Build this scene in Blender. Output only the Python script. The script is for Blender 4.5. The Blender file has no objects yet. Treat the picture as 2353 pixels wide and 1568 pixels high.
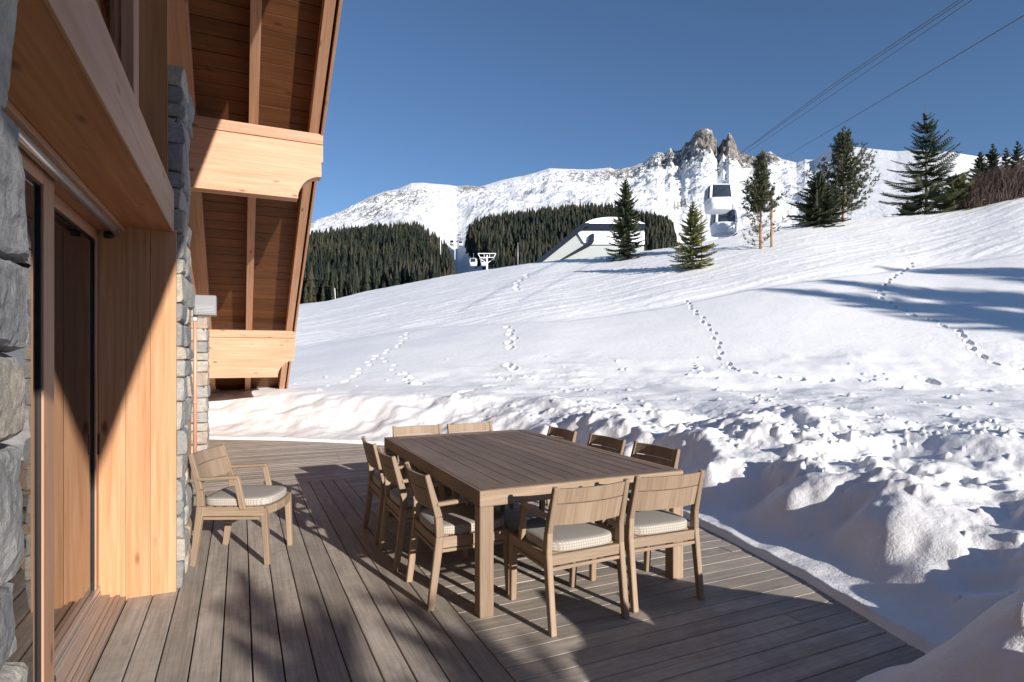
import bpy, math, random
import numpy as np
from mathutils import Vector, Matrix
R=math.radians
random.seed(7)
scn=bpy.context.scene
COL=scn.collection
# ------------------------------------------------------------------ view
W0,H0=2353.0,1568.0
F=1351.0; CX=1176.5; HOR=818.0; CAMH=1.55
A=R(24.8); SA,CA=math.sin(A),math.cos(A)
def ray(u,v):
    p=(u-CX)/F
    return Vector((SA+CA*p, CA-SA*p, (HOR-v)/F))
def at(u,v,Z): return Vector((0,0,CAMH))+ray(u,v)*Z
def onz(u,v,z=0.0):
    d=ray(u,v); return Vector((0,0,CAMH))+d*((z-CAMH)/d.z)
cam=bpy.data.cameras.new('camera'); co=bpy.data.objects.new('camera',cam); COL.objects.link(co)
co.location=(0,0,CAMH); co.rotation_euler=(R(90),0,-A)
cam.sensor_width=36; cam.lens=36*F/W0
cam.shift_x=0; cam.shift_y=(HOR-H0/2)/W0
cam.clip_start=.05; cam.clip_end=20000
scn.camera=co
# ------------------------------------------------------------------ light
TH=R(14.7); EL=R(16.5)
w=bpy.data.worlds.new('World'); scn.world=w; w.use_nodes=True
nt=w.node_tree; bg=nt.nodes['Background']
sk=nt.nodes.new('ShaderNodeTexSky'); sk.sky_type='NISHITA'; sk.sun_disc=False
sk.sun_elevation=EL; sk.sun_rotation=math.atan2(math.sin(TH),-math.cos(TH))
sk.altitude=2000; sk.air_density=1.0; sk.dust_density=0.35; sk.ozone_density=3.7
nt.links.new(sk.outputs[0],bg.inputs[0]); bg.inputs[1].default_value=.095
sl=bpy.data.lights.new('sun','SUN'); sl.energy=5.0; sl.angle=R(.5); sl.color=(1,.94,.875)
so=bpy.data.objects.new('sun',sl); COL.objects.link(so)
sd=Vector((math.sin(TH)*math.cos(EL),-math.cos(TH)*math.cos(EL),math.sin(EL)))
so.rotation_euler=sd.to_track_quat('Z','Y').to_euler(); so.location=(5,-20,10)
scn.view_settings.view_transform='Standard'; scn.view_settings.look='None'
scn.view_settings.exposure=0.44; scn.view_settings.gamma=1
# ------------------------------------------------------------------ tags
def tag(o,label=None,cat=None,group=None,kind=None):
    if label: o['label']=label
    if cat: o['category']=cat
    if group: o['group']=group
    if kind: o['kind']=kind
    return o
def empty(name,loc=(0,0,0),rz=0,label=None,cat=None,group=None):
    o=bpy.data.objects.new(name,None); COL.objects.link(o); o.location=loc; o.rotation_euler=(0,0,rz)
    o.empty_display_size=.2
    return tag(o,label,cat,group)
def copy_tree(o,parent=None):
    c=o.copy(); COL.objects.link(c)
    if parent: c.parent=parent
    for ch in [x for x in bpy.data.objects if x.parent==o]:
        copy_tree(ch,c)
    return c
# ------------------------------------------------------------------ materials
MATS={}
def newmat(name):
    m=bpy.data.materials.new(name); m.use_nodes=True
    n=m.node_tree.nodes; l=m.node_tree.links
    return m,n,l,n['Principled BSDF']
def mth(n,l,op,a,b=None,c=None,clamp=False):
    x=n.new('ShaderNodeMath'); x.operation=op; x.use_clamp=clamp
    for i,q in enumerate((a,b,c)):
        if q is None: continue
        if isinstance(q,(int,float)): x.inputs[i].default_value=q
        else: l.new(q,x.inputs[i])
    return x.outputs[0]
def ramp(n,l,fac,stops):
    r=n.new('ShaderNodeValToRGB'); e=r.color_ramp.elements
    while len(e)<len(stops): e.new(.5)
    for i,(p,c) in enumerate(stops):
        e[i].position=p; e[i].color=(c[0],c[1],c[2],1) if not isinstance(c,(int,float)) else (c,c,c,1)
    l.new(fac,r.inputs[0]); return r.outputs[0]
def noise(n,l,vec,scale,detail=4,rough=.55,dist=0):
    x=n.new('ShaderNodeTexNoise'); x.inputs['Scale'].default_value=scale; x.inputs['Detail'].default_value=detail
    x.inputs['Roughness'].default_value=rough; x.inputs['Distortion'].default_value=dist
    if vec is not None: l.new(vec,x.inputs['Vector'])
    return x.outputs['Fac']
def mapping(n,l,vec,scale,loc=(0,0,0)):
    m=n.new('ShaderNodeMapping'); m.inputs['Scale'].default_value=scale; m.inputs['Location'].default_value=loc
    l.new(vec,m.inputs['Vector']); return m.outputs[0]
def mixc(n,l,fac,a,b,mode='MIX'):
    x=n.new('ShaderNodeMix'); x.data_type='RGBA'; x.blend_type=mode
    if isinstance(fac,(int,float)): x.inputs[0].default_value=fac
    else: l.new(fac,x.inputs[0])
    for i,q in ((6,a),(7,b)):
        if isinstance(q,tuple): x.inputs[i].default_value=(q[0],q[1],q[2],1)
        else: l.new(q,x.inputs[i])
    return x.outputs[2]
def bump(n,l,h,strength,dist,bs):
    b=n.new('ShaderNodeBump'); b.inputs['Strength'].default_value=strength; b.inputs['Distance'].default_value=dist
    l.new(h,b.inputs['Height']); l.new(b.outputs[0],bs.inputs['Normal'])
def wood(name,c1,c2,c3,rough=.65,knots=0.0,grain=1.0,stain=0.0,cstain=(.1,.08,.06),bmp=.25):
    m,n,l,bs=newmat(name)
    uv=n.new('ShaderNodeUVMap').outputs[0]
    at_=n.new('ShaderNodeAttribute'); at_.attribute_name='rnd'; rnd=at_.outputs['Fac']
    g1=noise(n,l,mapping(n,l,uv,(2.2*grain,60*grain,1)),1,5,.6,.6)
    g2=noise(n,l,mapping(n,l,uv,(.7,9,1)),1,3,.5,.8)
    f=mth(n,l,'ADD',mth(n,l,'MULTIPLY',g1,.6),mth(n,l,'MULTIPLY',g2,.4))
    col=ramp(n,l,f,[(.32,c1),(.52,c2),(.7,c3)])
    br=mth(n,l,'MULTIPLY_ADD',rnd,.34,.83)
    cb=n.new('ShaderNodeCombineColor'); [l.new(br,cb.inputs[i]) for i in range(3)]
    col=mixc(n,l,1.0,col,cb.outputs[0],'MULTIPLY')
    if knots>0:
        vo=n.new('ShaderNodeTexVoronoi'); vo.inputs['Scale'].default_value=1; vo.inputs['Randomness'].default_value=1
        l.new(mapping(n,l,uv,(2.4,6.5,1)),vo.inputs['Vector'])
        k=ramp(n,l,vo.outputs['Distance'],[(.05,1.0),(.15,0.0)])
        col=mixc(n,l,mth(n,l,'MULTIPLY',k,knots),col,(c1[0]*.35,c1[1]*.25,c1[2]*.22))
    if stain>0:
        geo=n.new('ShaderNodeNewGeometry')
        s=noise(n,l,geo.outputs['Position'],2.3,6,.65,.3)
        s2=noise(n,l,geo.outputs['Position'],17,5,.7)
        sf=ramp(n,l,mth(n,l,'ADD',mth(n,l,'MULTIPLY',s,.6),mth(n,l,'MULTIPLY',s2,.4)),[(.42,0.0),(.62,1.0)])
        col=mixc(n,l,mth(n,l,'MULTIPLY',sf,stain),col,cstain)
    l.new(col,bs.inputs['Base Color'])
    bs.inputs['Roughness'].default_value=rough
    bs.inputs['Specular IOR Level'].default_value=.3
    bump(n,l,g1,bmp,.003,bs)
    MATS[name]=m; return m
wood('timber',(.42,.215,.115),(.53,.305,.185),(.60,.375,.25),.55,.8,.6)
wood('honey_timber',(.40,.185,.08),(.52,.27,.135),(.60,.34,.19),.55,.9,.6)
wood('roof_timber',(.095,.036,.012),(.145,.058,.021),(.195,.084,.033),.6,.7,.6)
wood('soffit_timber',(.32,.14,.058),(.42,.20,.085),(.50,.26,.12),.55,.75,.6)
wood('teak',(.225,.155,.10),(.315,.228,.155),(.39,.295,.21),.6,0,1.2,.25,(.22,.16,.11))
wood('table_teak',(.13,.083,.052),(.20,.135,.09),(.29,.205,.145),.55,0,1.0,.45,(.085,.055,.038))
wood('sill_wood',(.30,.2,.14),(.42,.31,.24),(.52,.42,.34),.6,0,1.0)
wood('deck_wood',(.29,.245,.20),(.445,.385,.32),(.60,.53,.455),.75,.3,1.0,.5,(.22,.19,.16),.5)
def plain(name,c,rough=.5,metal=0,spec=.5,ior=None,nscale=0,namp=.15):
    m,n,l,bs=newmat(name); bs.inputs['Base Color'].default_value=(*c,1)
    bs.inputs['Roughness'].default_value=rough; bs.inputs['Metallic'].default_value=metal
    bs.inputs['Specular IOR Level'].default_value=spec
    if ior: bs.inputs['IOR'].default_value=ior
    if nscale:
        tc=n.new('ShaderNodeTexCoord'); f=noise(n,l,tc.outputs['Object'],nscale,5)
        col=mixc(n,l,f,tuple(x*(1-namp) for x in c),tuple(min(1,x*(1+namp)) for x in c))
        l.new(col,bs.inputs['Base Color'])
    MATS[name]=m; return m
plain('aluminium',(.55,.55,.56),.32,.8,.5,None,30,.1)
plain('rubber',(.015,.015,.017),.5,0,.4,None,20,.2)
plain('copper',(.62,.33,.22),.5,.2,.5,None,12,.15)
plain('grey_paint',(.21,.21,.215),.4,0,.5,None,40,.05)
plain('glass',(.012,.011,.012),.015,0,.5,2.3,3,.2)
plain('cabin_paint',(.78,.79,.80),.3,0,.5,None,3,.06)
plain('cabin_glass',(.03,.04,.05),.08,0,.5,1.6,3,.2)
plain('steel',(.33,.34,.35),.5,.5,.5,None,5,.15)
plain('cable',(.05,.055,.065),.5,.2,.5,None,2,.1)
plain('station_panel',(.38,.41,.39),.6,0,.4,None,.6,.08)
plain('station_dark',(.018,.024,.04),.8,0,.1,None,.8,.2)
plain('joist',(.03,.025,.02),.9,0,.1,None,4,.3)
plain('bark',(.16,.10,.065),.9,0,.2,None,9,.4)
plain('pine_bark',(.33,.20,.12),.9,0,.2,None,9,.35)
plain('stake',(.48,.32,.17),.8,0,.2,None,9,.3)
def stone():
    m,n,l,bs=newmat('stone')
    geo=n.new('ShaderNodeNewGeometry'); P=geo.outputs['Position']
    a=n.new('ShaderNodeAttribute'); a.attribute_name='rnd'
    s1=noise(n,l,P,14,8,.68,.5); s2=noise(n,l,P,95,6,.7); s3=noise(n,l,mapping(n,l,P,(5,5,22)),1.2,5,.6,.6)
    base=ramp(n,l,a.outputs['Fac'],[(0,(.25,.25,.245)),(.25,(.36,.355,.335)),(.5,(.46,.435,.375)),(.7,(.53,.46,.345)),(.85,(.37,.375,.365)),(1,(.46,.33,.22))])
    col=mixc(n,l,mth(n,l,'MULTIPLY',ramp(n,l,s1,[(.3,1.0),(.62,0.0)]),.55),base,(.10,.10,.10))
    col=mixc(n,l,mth(n,l,'MULTIPLY',ramp(n,l,s3,[(.52,0.0),(.72,1.0)]),.45),col,(.36,.36,.345))
    col=mixc(n,l,mth(n,l,'MULTIPLY',ramp(n,l,s2,[(.3,1.0),(.55,0.0)]),.4),col,(.09,.09,.09))
    l.new(col,bs.inputs['Base Color']); bs.inputs['Roughness'].default_value=.85
    h=mth(n,l,'ADD',s1,mth(n,l,'ADD',mth(n,l,'MULTIPLY',s2,.25),mth(n,l,'MULTIPLY',s3,.6)))
    bump(n,l,h,.85,.012,bs); MATS['stone']=m
stone()
def cushion(check=True):
    m,n,l,bs=newmat('cushion_fabric')
    tc=n.new('ShaderNodeTexCoord'); sx=n.new('ShaderNodeSeparateXYZ'); l.new(tc.outputs['Object'],sx.inputs[0])
    s=2*math.pi/.016
    X=mth(n,l,'SINE',mth(n,l,'MULTIPLY',mth(n,l,'ADD',sx.outputs[0],sx.outputs[1]),s))
    Z=mth(n,l,'SINE',mth(n,l,'MULTIPLY',sx.outputs[2],s))
    k=mth(n,l,'MULTIPLY',mth(n,l,'GREATER_THAN',X,-.1),mth(n,l,'GREATER_THAN',Z,-.1))
    geo=n.new('ShaderNodeNewGeometry'); sn=n.new('ShaderNodeSeparateXYZ'); l.new(geo.outputs['Normal'],sn.inputs[0])
    side=mth(n,l,'LESS_THAN',mth(n,l,'ABSOLUTE',sn.outputs[2]),.72)
    # top: the same weave in plan, finer
    X2=mth(n,l,'SINE',mth(n,l,'MULTIPLY',sx.outputs[0],s*1.6)); Y2=mth(n,l,'SINE',mth(n,l,'MULTIPLY',sx.outputs[1],s*1.6))
    k2=mth(n,l,'MULTIPLY',mth(n,l,'GREATER_THAN',X2,0),mth(n,l,'GREATER_THAN',Y2,0))
    cs=mixc(n,l,k,(.36,.32,.27),(.54,.50,.44)); ct=mixc(n,l,k2,(.35,.325,.285),(.39,.36,.32))
    l.new(mixc(n,l,side,ct,cs),bs.inputs['Base Color']); bs.inputs['Roughness'].default_value=.9
    bs.inputs['Specular IOR Level'].default_value=.15
    bump(n,l,noise(n,l,tc.outputs['Object'],220,3),.3,.002,bs)
    MATS['cushion']=m
cushion()
def snow():
    m,n,l,bs=newmat('snow')
    geo=n.new('ShaderNodeNewGeometry'); P=geo.outputs['Position']
    a=noise(n,l,P,.35,5,.6); b=noise(n,l,P,7,6,.65); c=noise(n,l,P,45,4,.7)
    l.new(mixc(n,l,a,(.84,.835,.83),(.885,.875,.86)),bs.inputs['Base Color'])
    bs.inputs['Roughness'].default_value=.7; bs.inputs['Specular IOR Level'].default_value=.25
    bs.inputs['Subsurface Weight'].default_value=0
    h=mth(n,l,'ADD',b,mth(n,l,'MULTIPLY',c,.3))
    bump(n,l,h,.35,.05,bs); MATS['snow']=m
snow()
def mountain_mat():
    m,n,l,bs=newmat('mountain')
    geo=n.new('ShaderNodeNewGeometry'); P=geo.outputs['Position']
    at_=n.new('ShaderNodeAttribute'); at_.attribute_name='rock'
    a=noise(n,l,mapping(n,l,P,(1,1,.7)),.055,8,.72,.6); b=noise(n,l,P,.30,5,.65)
    f=mth(n,l,'ADD',mth(n,l,'MULTIPLY',a,.65),mth(n,l,'MULTIPLY',b,.35))
    f=mth(n,l,'ADD',f,mth(n,l,'MULTIPLY_ADD',at_.outputs['Fac'],.30,-.22))
    k=ramp(n,l,f,[(.49,0.0),(.53,1.0)])
    rc=ramp(n,l,noise(n,l,P,.03,6,.7),[(.3,(.12,.115,.11)),(.5,(.23,.205,.18)),(.7,(.32,.285,.24))])
    l.new(mixc(n,l,k,(.84,.85,.87),rc),bs.inputs['Base Color']); bs.inputs['Roughness'].default_value=.85
    bs.inputs['Specular IOR Level'].default_value=.1
    bump(n,l,f,.8,12,bs); MATS['mountain']=m
mountain_mat()
def foliage(name,c1,c2,c3):
    m,n,l,bs=newmat(name)
    a=n.new('ShaderNodeAttribute'); a.attribute_name='rnd'
    geo=n.new('ShaderNodeNewGeometry')
    f=mth(n,l,'ADD',mth(n,l,'MULTIPLY',a.outputs['Fac'],.7),mth(n,l,'MULTIPLY',noise(n,l,geo.outputs['Position'],1.5,3),.3))
    l.new(ramp(n,l,f,[(.15,c1),(.5,c2),(.85,c3)]),bs.inputs['Base Color'])
    bs.inputs['Roughness'].default_value=.6; bs.inputs['Specular IOR Level'].default_value=.25
    MATS[name]=m
foliage('needles',(.020,.034,.020),(.048,.066,.032),(.10,.11,.05))
foliage('needles_bright',(.06,.08,.025),(.13,.145,.045),(.24,.22,.07))
foliage('needles_pine',(.03,.045,.022),(.07,.085,.04),(.13,.135,.07))
foliage('needles_far',(.004,.009,.005),(.016,.022,.010),(.042,.034,.017))
foliage('twigs',(.045,.03,.028),(.10,.065,.055),(.17,.12,.095))
# ------------------------------------------------------------------ mesh builder
class MB:
    def __init__(s): s.v=[]; s.f=[]; s.uv=[]; s.r=[]; s.sm=[]
    def poly(s,pts,uvs=None,rnd=None,smooth=False):
        b=len(s.v); s.v+= [tuple(p) for p in pts]; s.f.append(tuple(range(b,b+len(pts))))
        s.uv.append(uvs or [(0,0)]*len(pts)); s.r.append(random.random() if rnd is None else rnd); s.sm.append(smooth)
    def box(s,c,size,rot=None,rnd=None,taper=None):
        """box; UV u runs along the longest side. rot: Matrix 3x3. taper: (fx,fy) scale of the top"""
        c=Vector(c); hx,hy,hz=[q/2 for q in size]
        rnd=random.random() if rnd is None else rnd
        tx,ty=taper or (1,1)
        P=[]
        for z in (-hz,hz):
            fx,fy=(tx,ty) if z>0 else (1,1)
            for (x,y) in ((-hx,-hy),(hx,-hy),(hx,hy),(-hx,hy)):
                q=Vector((x*fx,y*fy,z)); q=rot@q if rot else q
                P.append(tuple(c+q))
        s.hexa(P,size,rnd)
    def hexa(s,P,size=None,rnd=None):
        P=[Vector(p) for p in P]
        if size is None:
            size=((P[1]-P[0]).length,(P[3]-P[0]).length,(P[4]-P[0]).length)
        rnd=random.random() if rnd is None else rnd
        L=max(range(3),key=lambda i:size[i]); ou,ov=random.random()*37,random.random()*23
        loc=[(a*size[0],b*size[1],d*size[2]) for d in(0,1) for (a,b) in((0,0),(1,0),(1,1),(0,1))]
        b0=len(s.v); s.v+=[tuple(p) for p in P]
        for ids,ax in (((0,3,2,1),2),((4,5,6,7),2),((0,1,5,4),1),((2,3,7,6),1),((1,2,6,5),0),((3,0,4,7),0)):
            oth=[i for i in range(3) if i!=ax]
            if L in oth: a1=L; a2=[i for i in oth if i!=L][0]
            else: a1,a2=oth
            s.f.append(tuple(b0+i for i in ids))
            sc=1 if L in oth else .15
            s.uv.append([(loc[i][a1]*sc+ou,loc[i][a2]+ov+ax*.37) for i in ids]); s.r.append(rnd); s.sm.append(False)
    def bar(s,p,q,w,h,up=Vector((0,0,1)),rnd=None,w2=None,h2=None):
        """rectangular bar from p to q, w across, h along 'up'"""
        p,q=Vector(p),Vector(q); d=(q-p).normalized(); up=Vector(up)
        x=d.cross(up).normalized(); y=x.cross(d).normalized()
        w2=w2 or w; h2=h2 or h
        P=[]
        for (o,ww,hh) in ((p,w,h),(q,w2,h2)):
            for (a,b) in((-1,-1),(1,-1),(1,1),(-1,1)): P.append(o+x*a*ww/2+y*b*hh/2)
        # orientation outward
        s.hexa(P,(w,h,(q-p).length),rnd)
    def tube(s,pts,rad,n=8,rnd=None,cap=True,smooth=True):
        pts=[Vector(p) for p in pts]; rs=rad if isinstance(rad,(list,tuple)) else [rad]*len(pts)
        b=len(s.v); L=0; rnd=random.random() if rnd is None else rnd
        prev=None
        for i,p in enumerate(pts):
            t=(pts[min(i+1,len(pts)-1)]-pts[max(i-1,0)]).normalized()
            a=Vector((0,0,1)) if abs(t.z)<.9 else Vector((1,0,0))
            if prev is not None: x=(prev-t*prev.dot(t)).normalized()
            else: x=t.cross(a).normalized()
            prev=x; y=t.cross(x)
            for k in range(n):
                an=2*math.pi*k/n; s.v.append(tuple(p+(x*math.cos(an)+y*math.sin(an))*rs[i]))
        for i in range(len(pts)-1):
            L2=L+(pts[i+1]-pts[i]).length
            for k in range(n):
                k2=(k+1)%n; s.f.append((b+i*n+k,b+i*n+k2,b+(i+1)*n+k2,b+(i+1)*n+k))
                c=2*math.pi*rs[i]/n
                s.uv.append([(L,k*c),(L,k*c+c),(L2,k*c+c),(L2,k*c)]); s.r.append(rnd); s.sm.append(smooth)
            L=L2
        if cap:
            s.f.append(tuple(b+k for k in reversed(range(n)))); s.uv.append([(0,0)]*n); s.r.append(rnd); s.sm.append(False)
            s.f.append(tuple(b+(len(pts)-1)*n+k for k in range(n))); s.uv.append([(0,0)]*n); s.r.append(rnd); s.sm.append(False)
    def prism(s,outline,axis,a,b,rnd=None):
        """outline: list of (p,q) in the plane across axis; extruded a..b. axis 'x': (y,z); 'y': (x,z); 'z': (x,y)"""
        def mk(p,q,t): return {'x':(t,p,q),'y':(p,t,q),'z':(p,q,t)}[axis]
        n=len(outline); rnd=random.random() if rnd is None else rnd; ou=random.random()*20
        s.poly([mk(p,q,a) for p,q in outline],[(p+ou,q) for p,q in outline],rnd)
        s.poly([mk(p,q,b) for p,q in reversed(outline)],[(p+ou,q) for p,q in reversed(outline)],rnd)
        for i in range(n):
            (p,q),(p2,q2)=outline[i],outline[(i+1)%n]
            L=math.hypot(p2-p,q2-q)
            s.poly([mk(p,q,a),mk(p,q,b),mk(p2,q2,b),mk(p2,q2,a)],[(ou,0),(ou,abs(b-a)),(ou+L,abs(b-a)),(ou+L,0)],rnd)
    def build(s,name,mat,parent=None,bevel=0,seg=1,fix=True):
        me=bpy.data.meshes.new(name); me.from_pydata(s.v,[],s.f)
        uvl=me.uv_layers.new(name='UVMap'); flat=[c for f in s.uv for p in f for c in p]
        uvl.data.foreach_set('uv',flat)
        ra=me.attributes.new('rnd','FLOAT','FACE'); ra.data.foreach_set('value',s.r)
        me.polygons.foreach_set('use_smooth',s.sm)
        me.materials.append(MATS[mat] if isinstance(mat,str) else mat)
        if fix and len(s.f)<60000:
            import bmesh
            bm=bmesh.new(); bm.from_mesh(me); bmesh.ops.recalc_face_normals(bm,faces=bm.faces); bm.to_mesh(me); bm.free()
        me.update()
        o=bpy.data.objects.new(name,me); COL.objects.link(o)
        if parent: o.parent=parent
        if bevel:
            b=o.modifiers.new('bevel','BEVEL'); b.width=bevel; b.segments=seg; b.limit_method='ANGLE'; b.angle_limit=R(40)
        return o
def np_mesh(name,V,Fq,mat,parent=None,smooth=True,attrs=None,fattrs=None):
    me=bpy.data.meshes.new(name)
    V=np.asarray(V,dtype=np.float32); Fq=np.asarray(Fq,dtype=np.int32); k=Fq.shape[1]
    me.vertices.add(len(V)); me.vertices.foreach_set('co',V.ravel())
    me.loops.add(Fq.size); me.loops.foreach_set('vertex_index',Fq.ravel())
    me.polygons.add(len(Fq)); me.polygons.foreach_set('loop_start',np.arange(0,Fq.size,k,dtype=np.int32))
    me.polygons.foreach_set('use_smooth',np.full(len(Fq),smooth))
    me.update(calc_edges=True)
    for nm,a in (attrs or {}).items():
        q=me.attributes.new(nm,'FLOAT','POINT'); q.data.foreach_set('value',np.asarray(a,dtype=np.float32).ravel())
    for nm,a in (fattrs or {}).items():
        q=me.attributes.new(nm,'FLOAT','FACE'); q.data.foreach_set('value',np.asarray(a,dtype=np.float32).ravel())
    me.materials.append(MATS[mat])
    o=bpy.data.objects.new(name,me); COL.objects.link(o)
    if parent: o.parent=parent
    return o
# ------------------------------------------------------------------ numpy noise
def _hash(ix,iy,seed):
    h=(ix.astype(np.int64)*374761393+iy.astype(np.int64)*668265263+seed*1442695041)&0xffffffff
    h=((h^(h>>13))*1274126177)&0xffffffff
    return ((h^(h>>16))&0xffffff)/float(0xffffff)
def vnoise(x,y,seed=0):
    ix=np.floor(x);iy=np.floor(y);fx=x-ix;fy=y-iy
    ix=ix.astype(np.int64);iy=iy.astype(np.int64)
    sx=fx*fx*fx*(fx*(fx*6-15)+10);sy=fy*fy*fy*(fy*(fy*6-15)+10)
    def g(i,j,dx,dy):
        a=_hash(i,j,seed)*2*np.pi; return np.cos(a)*dx+np.sin(a)*dy
    a=g(ix,iy,fx,fy);b=g(ix+1,iy,fx-1,fy);c=g(ix,iy+1,fx,fy-1);d=g(ix+1,iy+1,fx-1,fy-1)
    return ((a+(b-a)*sx)*(1-sy)+(c+(d-c)*sx)*sy)*1.5
def fbm(x,y,oct=4,seed=0,gain=.5):
    s=0;a=1;t=0
    for i in range(oct):
        s=s+a*vnoise(x*2**i+i*17.3,y*2**i-i*9.1,seed+i); t+=a; a*=gain
    return s/t
def ridged(x,y,oct=4,seed=0,gain=.5):
    s=0;a=1;t=0
    for i in range(oct):
        s=s+a*(1-2*np.abs(vnoise(x*2**i+i*17.3,y*2**i-i*9.1,seed+i))); t+=a; a*=gain
    return s/t
def sstep(a,b,x):
    t=np.clip((x-a)/(b-a),0,1); return t*t*(3-2*t)
# ------------------------------------------------------------------ terrain
DECK=[(-9,-9),(-9,12.6),(-.6,12.35),(.8,11.5),(2.0,10.5),(3.2,9.1),(3.95,7.4),(4.1,5.8),(3.86,4.25),(3.57,2.86),(3.3,2.0),(3.05,.8),(2.9,-1),(2.8,-9)]
def sdf_deck(x,y):
    """signed distance, >0 outside"""
    d=np.full(x.shape,1e9); ins=np.zeros(x.shape,bool)
    n=len(DECK)
    for i in range(n):
        ax,ay=DECK[i];bx,by=DECK[(i+1)%n]
        ex,ey=bx-ax,by-ay; t=np.clip(((x-ax)*ex+(y-ay)*ey)/(ex*ex+ey*ey),0,1)
        d=np.minimum(d,np.hypot(x-ax-t*ex,y-ay-t*ey))
        c=((ay>y)!=(by>y))&(x<(bx-ax)*(y-ay)/((by-ay) if by!=ay else 1e-9)+ax)
        ins^=c
    return np.where(ins,-d,d)
RU=[-400,690,770,850,1000,1100,1240,1390,1480,1560,1650,1740,1830,2000,2150,2250,2353,2900]
RV=[760,700,685,668,640,622,602,590,577,566,549,532,517,502,489,470,443,360]
RZ=[60,60,60,58,56,54,50,48,46,45,45,46,46,46,46,46,46,46]
VT_U=[-400,600,690,800,900,960,1000,1030,1050,1075,1100,1150,1200,1300,1400,1500,1560,1650,2000,2900]
VT_V=[560,556,548,535,524,522,535,565,580,560,528,505,498,486,484,500,535,560,560,520]
def smooth_tab(U,V,w):
    g=np.arange(-900,3400,10.0); y=np.interp(g,U,V); k=np.exp(-(np.arange(-30,31)*10/w)**2); k/=k.sum()
    return g,np.convolve(np.pad(y,30,'edge'),k,'valid')
RUs,RVs=smooth_tab(RU,RV,55); _,RZs=smooth_tab(RU,RZ,90)
def polar(x,y):
    """camera-free bearing of a ground point seen from the terrace, as the two numbers the profiles use"""
    az=np.arctan2(x,y)-A; r=np.hypot(x,y)
    az=np.where(az<-np.pi,az+2*np.pi,az)
    pc=np.clip(az,R(-46),R(50)); return CX+F*np.tan(pc), r*np.cos(pc)
TR=[]  # footprints (x,y,ang,len,wid,depth)
def base_h(x,y):
    u,Z=polar(x,y)
    vr=np.interp(u,RUs,RVs); zr=np.interp(u,RUs,RZs); hr=CAMH+(HOR-vr)/F*zr
    z14=.80
    s=np.clip((Z-14)/(zr-14),0,1)
    hill=z14+(hr-z14)*(s**1.06)
    near=.14+(z14-.14)*np.clip((Z-4)/10,0,1)**1.25
    h=np.where(Z<14,near,hill)
    # behind the brow: dips, then climbs to the wooded slope
    vt=np.interp(u,VT_U,VT_V)
    h800=CAMH+(HOR-vt)/F*800
    v300=np.maximum(np.interp(u,[0,1000,1300,1600,2353],[720,705,680,640,640]),vr+12)
    h300=CAMH+(HOR-v300)/F*300
    t1=np.clip((Z-zr)/(300-zr),0,1)
    a=hr+(h300-hr)*t1-np.minimum((Z-zr)*.12,5)*(1-t1)
    t2=np.clip((Z-300)/500,0,1)
    b=h300+(h800-h300)*t2
    c=h800-np.maximum(Z-800,0)*.35
    h=np.where(Z>zr,np.where(Z<300,a,np.where(Z<800,b,c)),h)
    h=np.maximum(h,-300)
    return h,u,Z,vr,zr
def clods(x,y,size,seed,prob):
    """crumbled lumps of snow lying on the surface"""
    gx=np.floor(x/size); gy=np.floor(y/size); out=np.zeros(x.shape)
    for i in(-1,0,1):
        for j in(-1,0,1):
            cx_=(gx+i).astype(np.int64); cy_=(gy+j).astype(np.int64)
            a=_hash(cx_,cy_,seed);b=_hash(cx_,cy_,seed+1);c=_hash(cx_,cy_,seed+2);k=_hash(cx_,cy_,seed+3)
            px=(gx+i+a)*size;py=(gy+j+b)*size; rr=size*(.22+.38*c)
            q=1-((x-px)/rr)**2-((y-py)/(rr*(.7+.5*k)))**2
            out=np.maximum(out,np.where(k<prob,np.sqrt(np.maximum(q,0))*rr*.75,0))
    return out
def mound(x,y,cx,cy,rx,ry,ang,h,p=2.0):
    c,s=math.cos(ang),math.sin(ang); dx=(x-cx)*c+(y-cy)*s; dy=-(x-cx)*s+(y-cy)*c
    return h*np.exp(-((dx/rx)**2+(dy/ry)**2)**(p/2))
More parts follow.
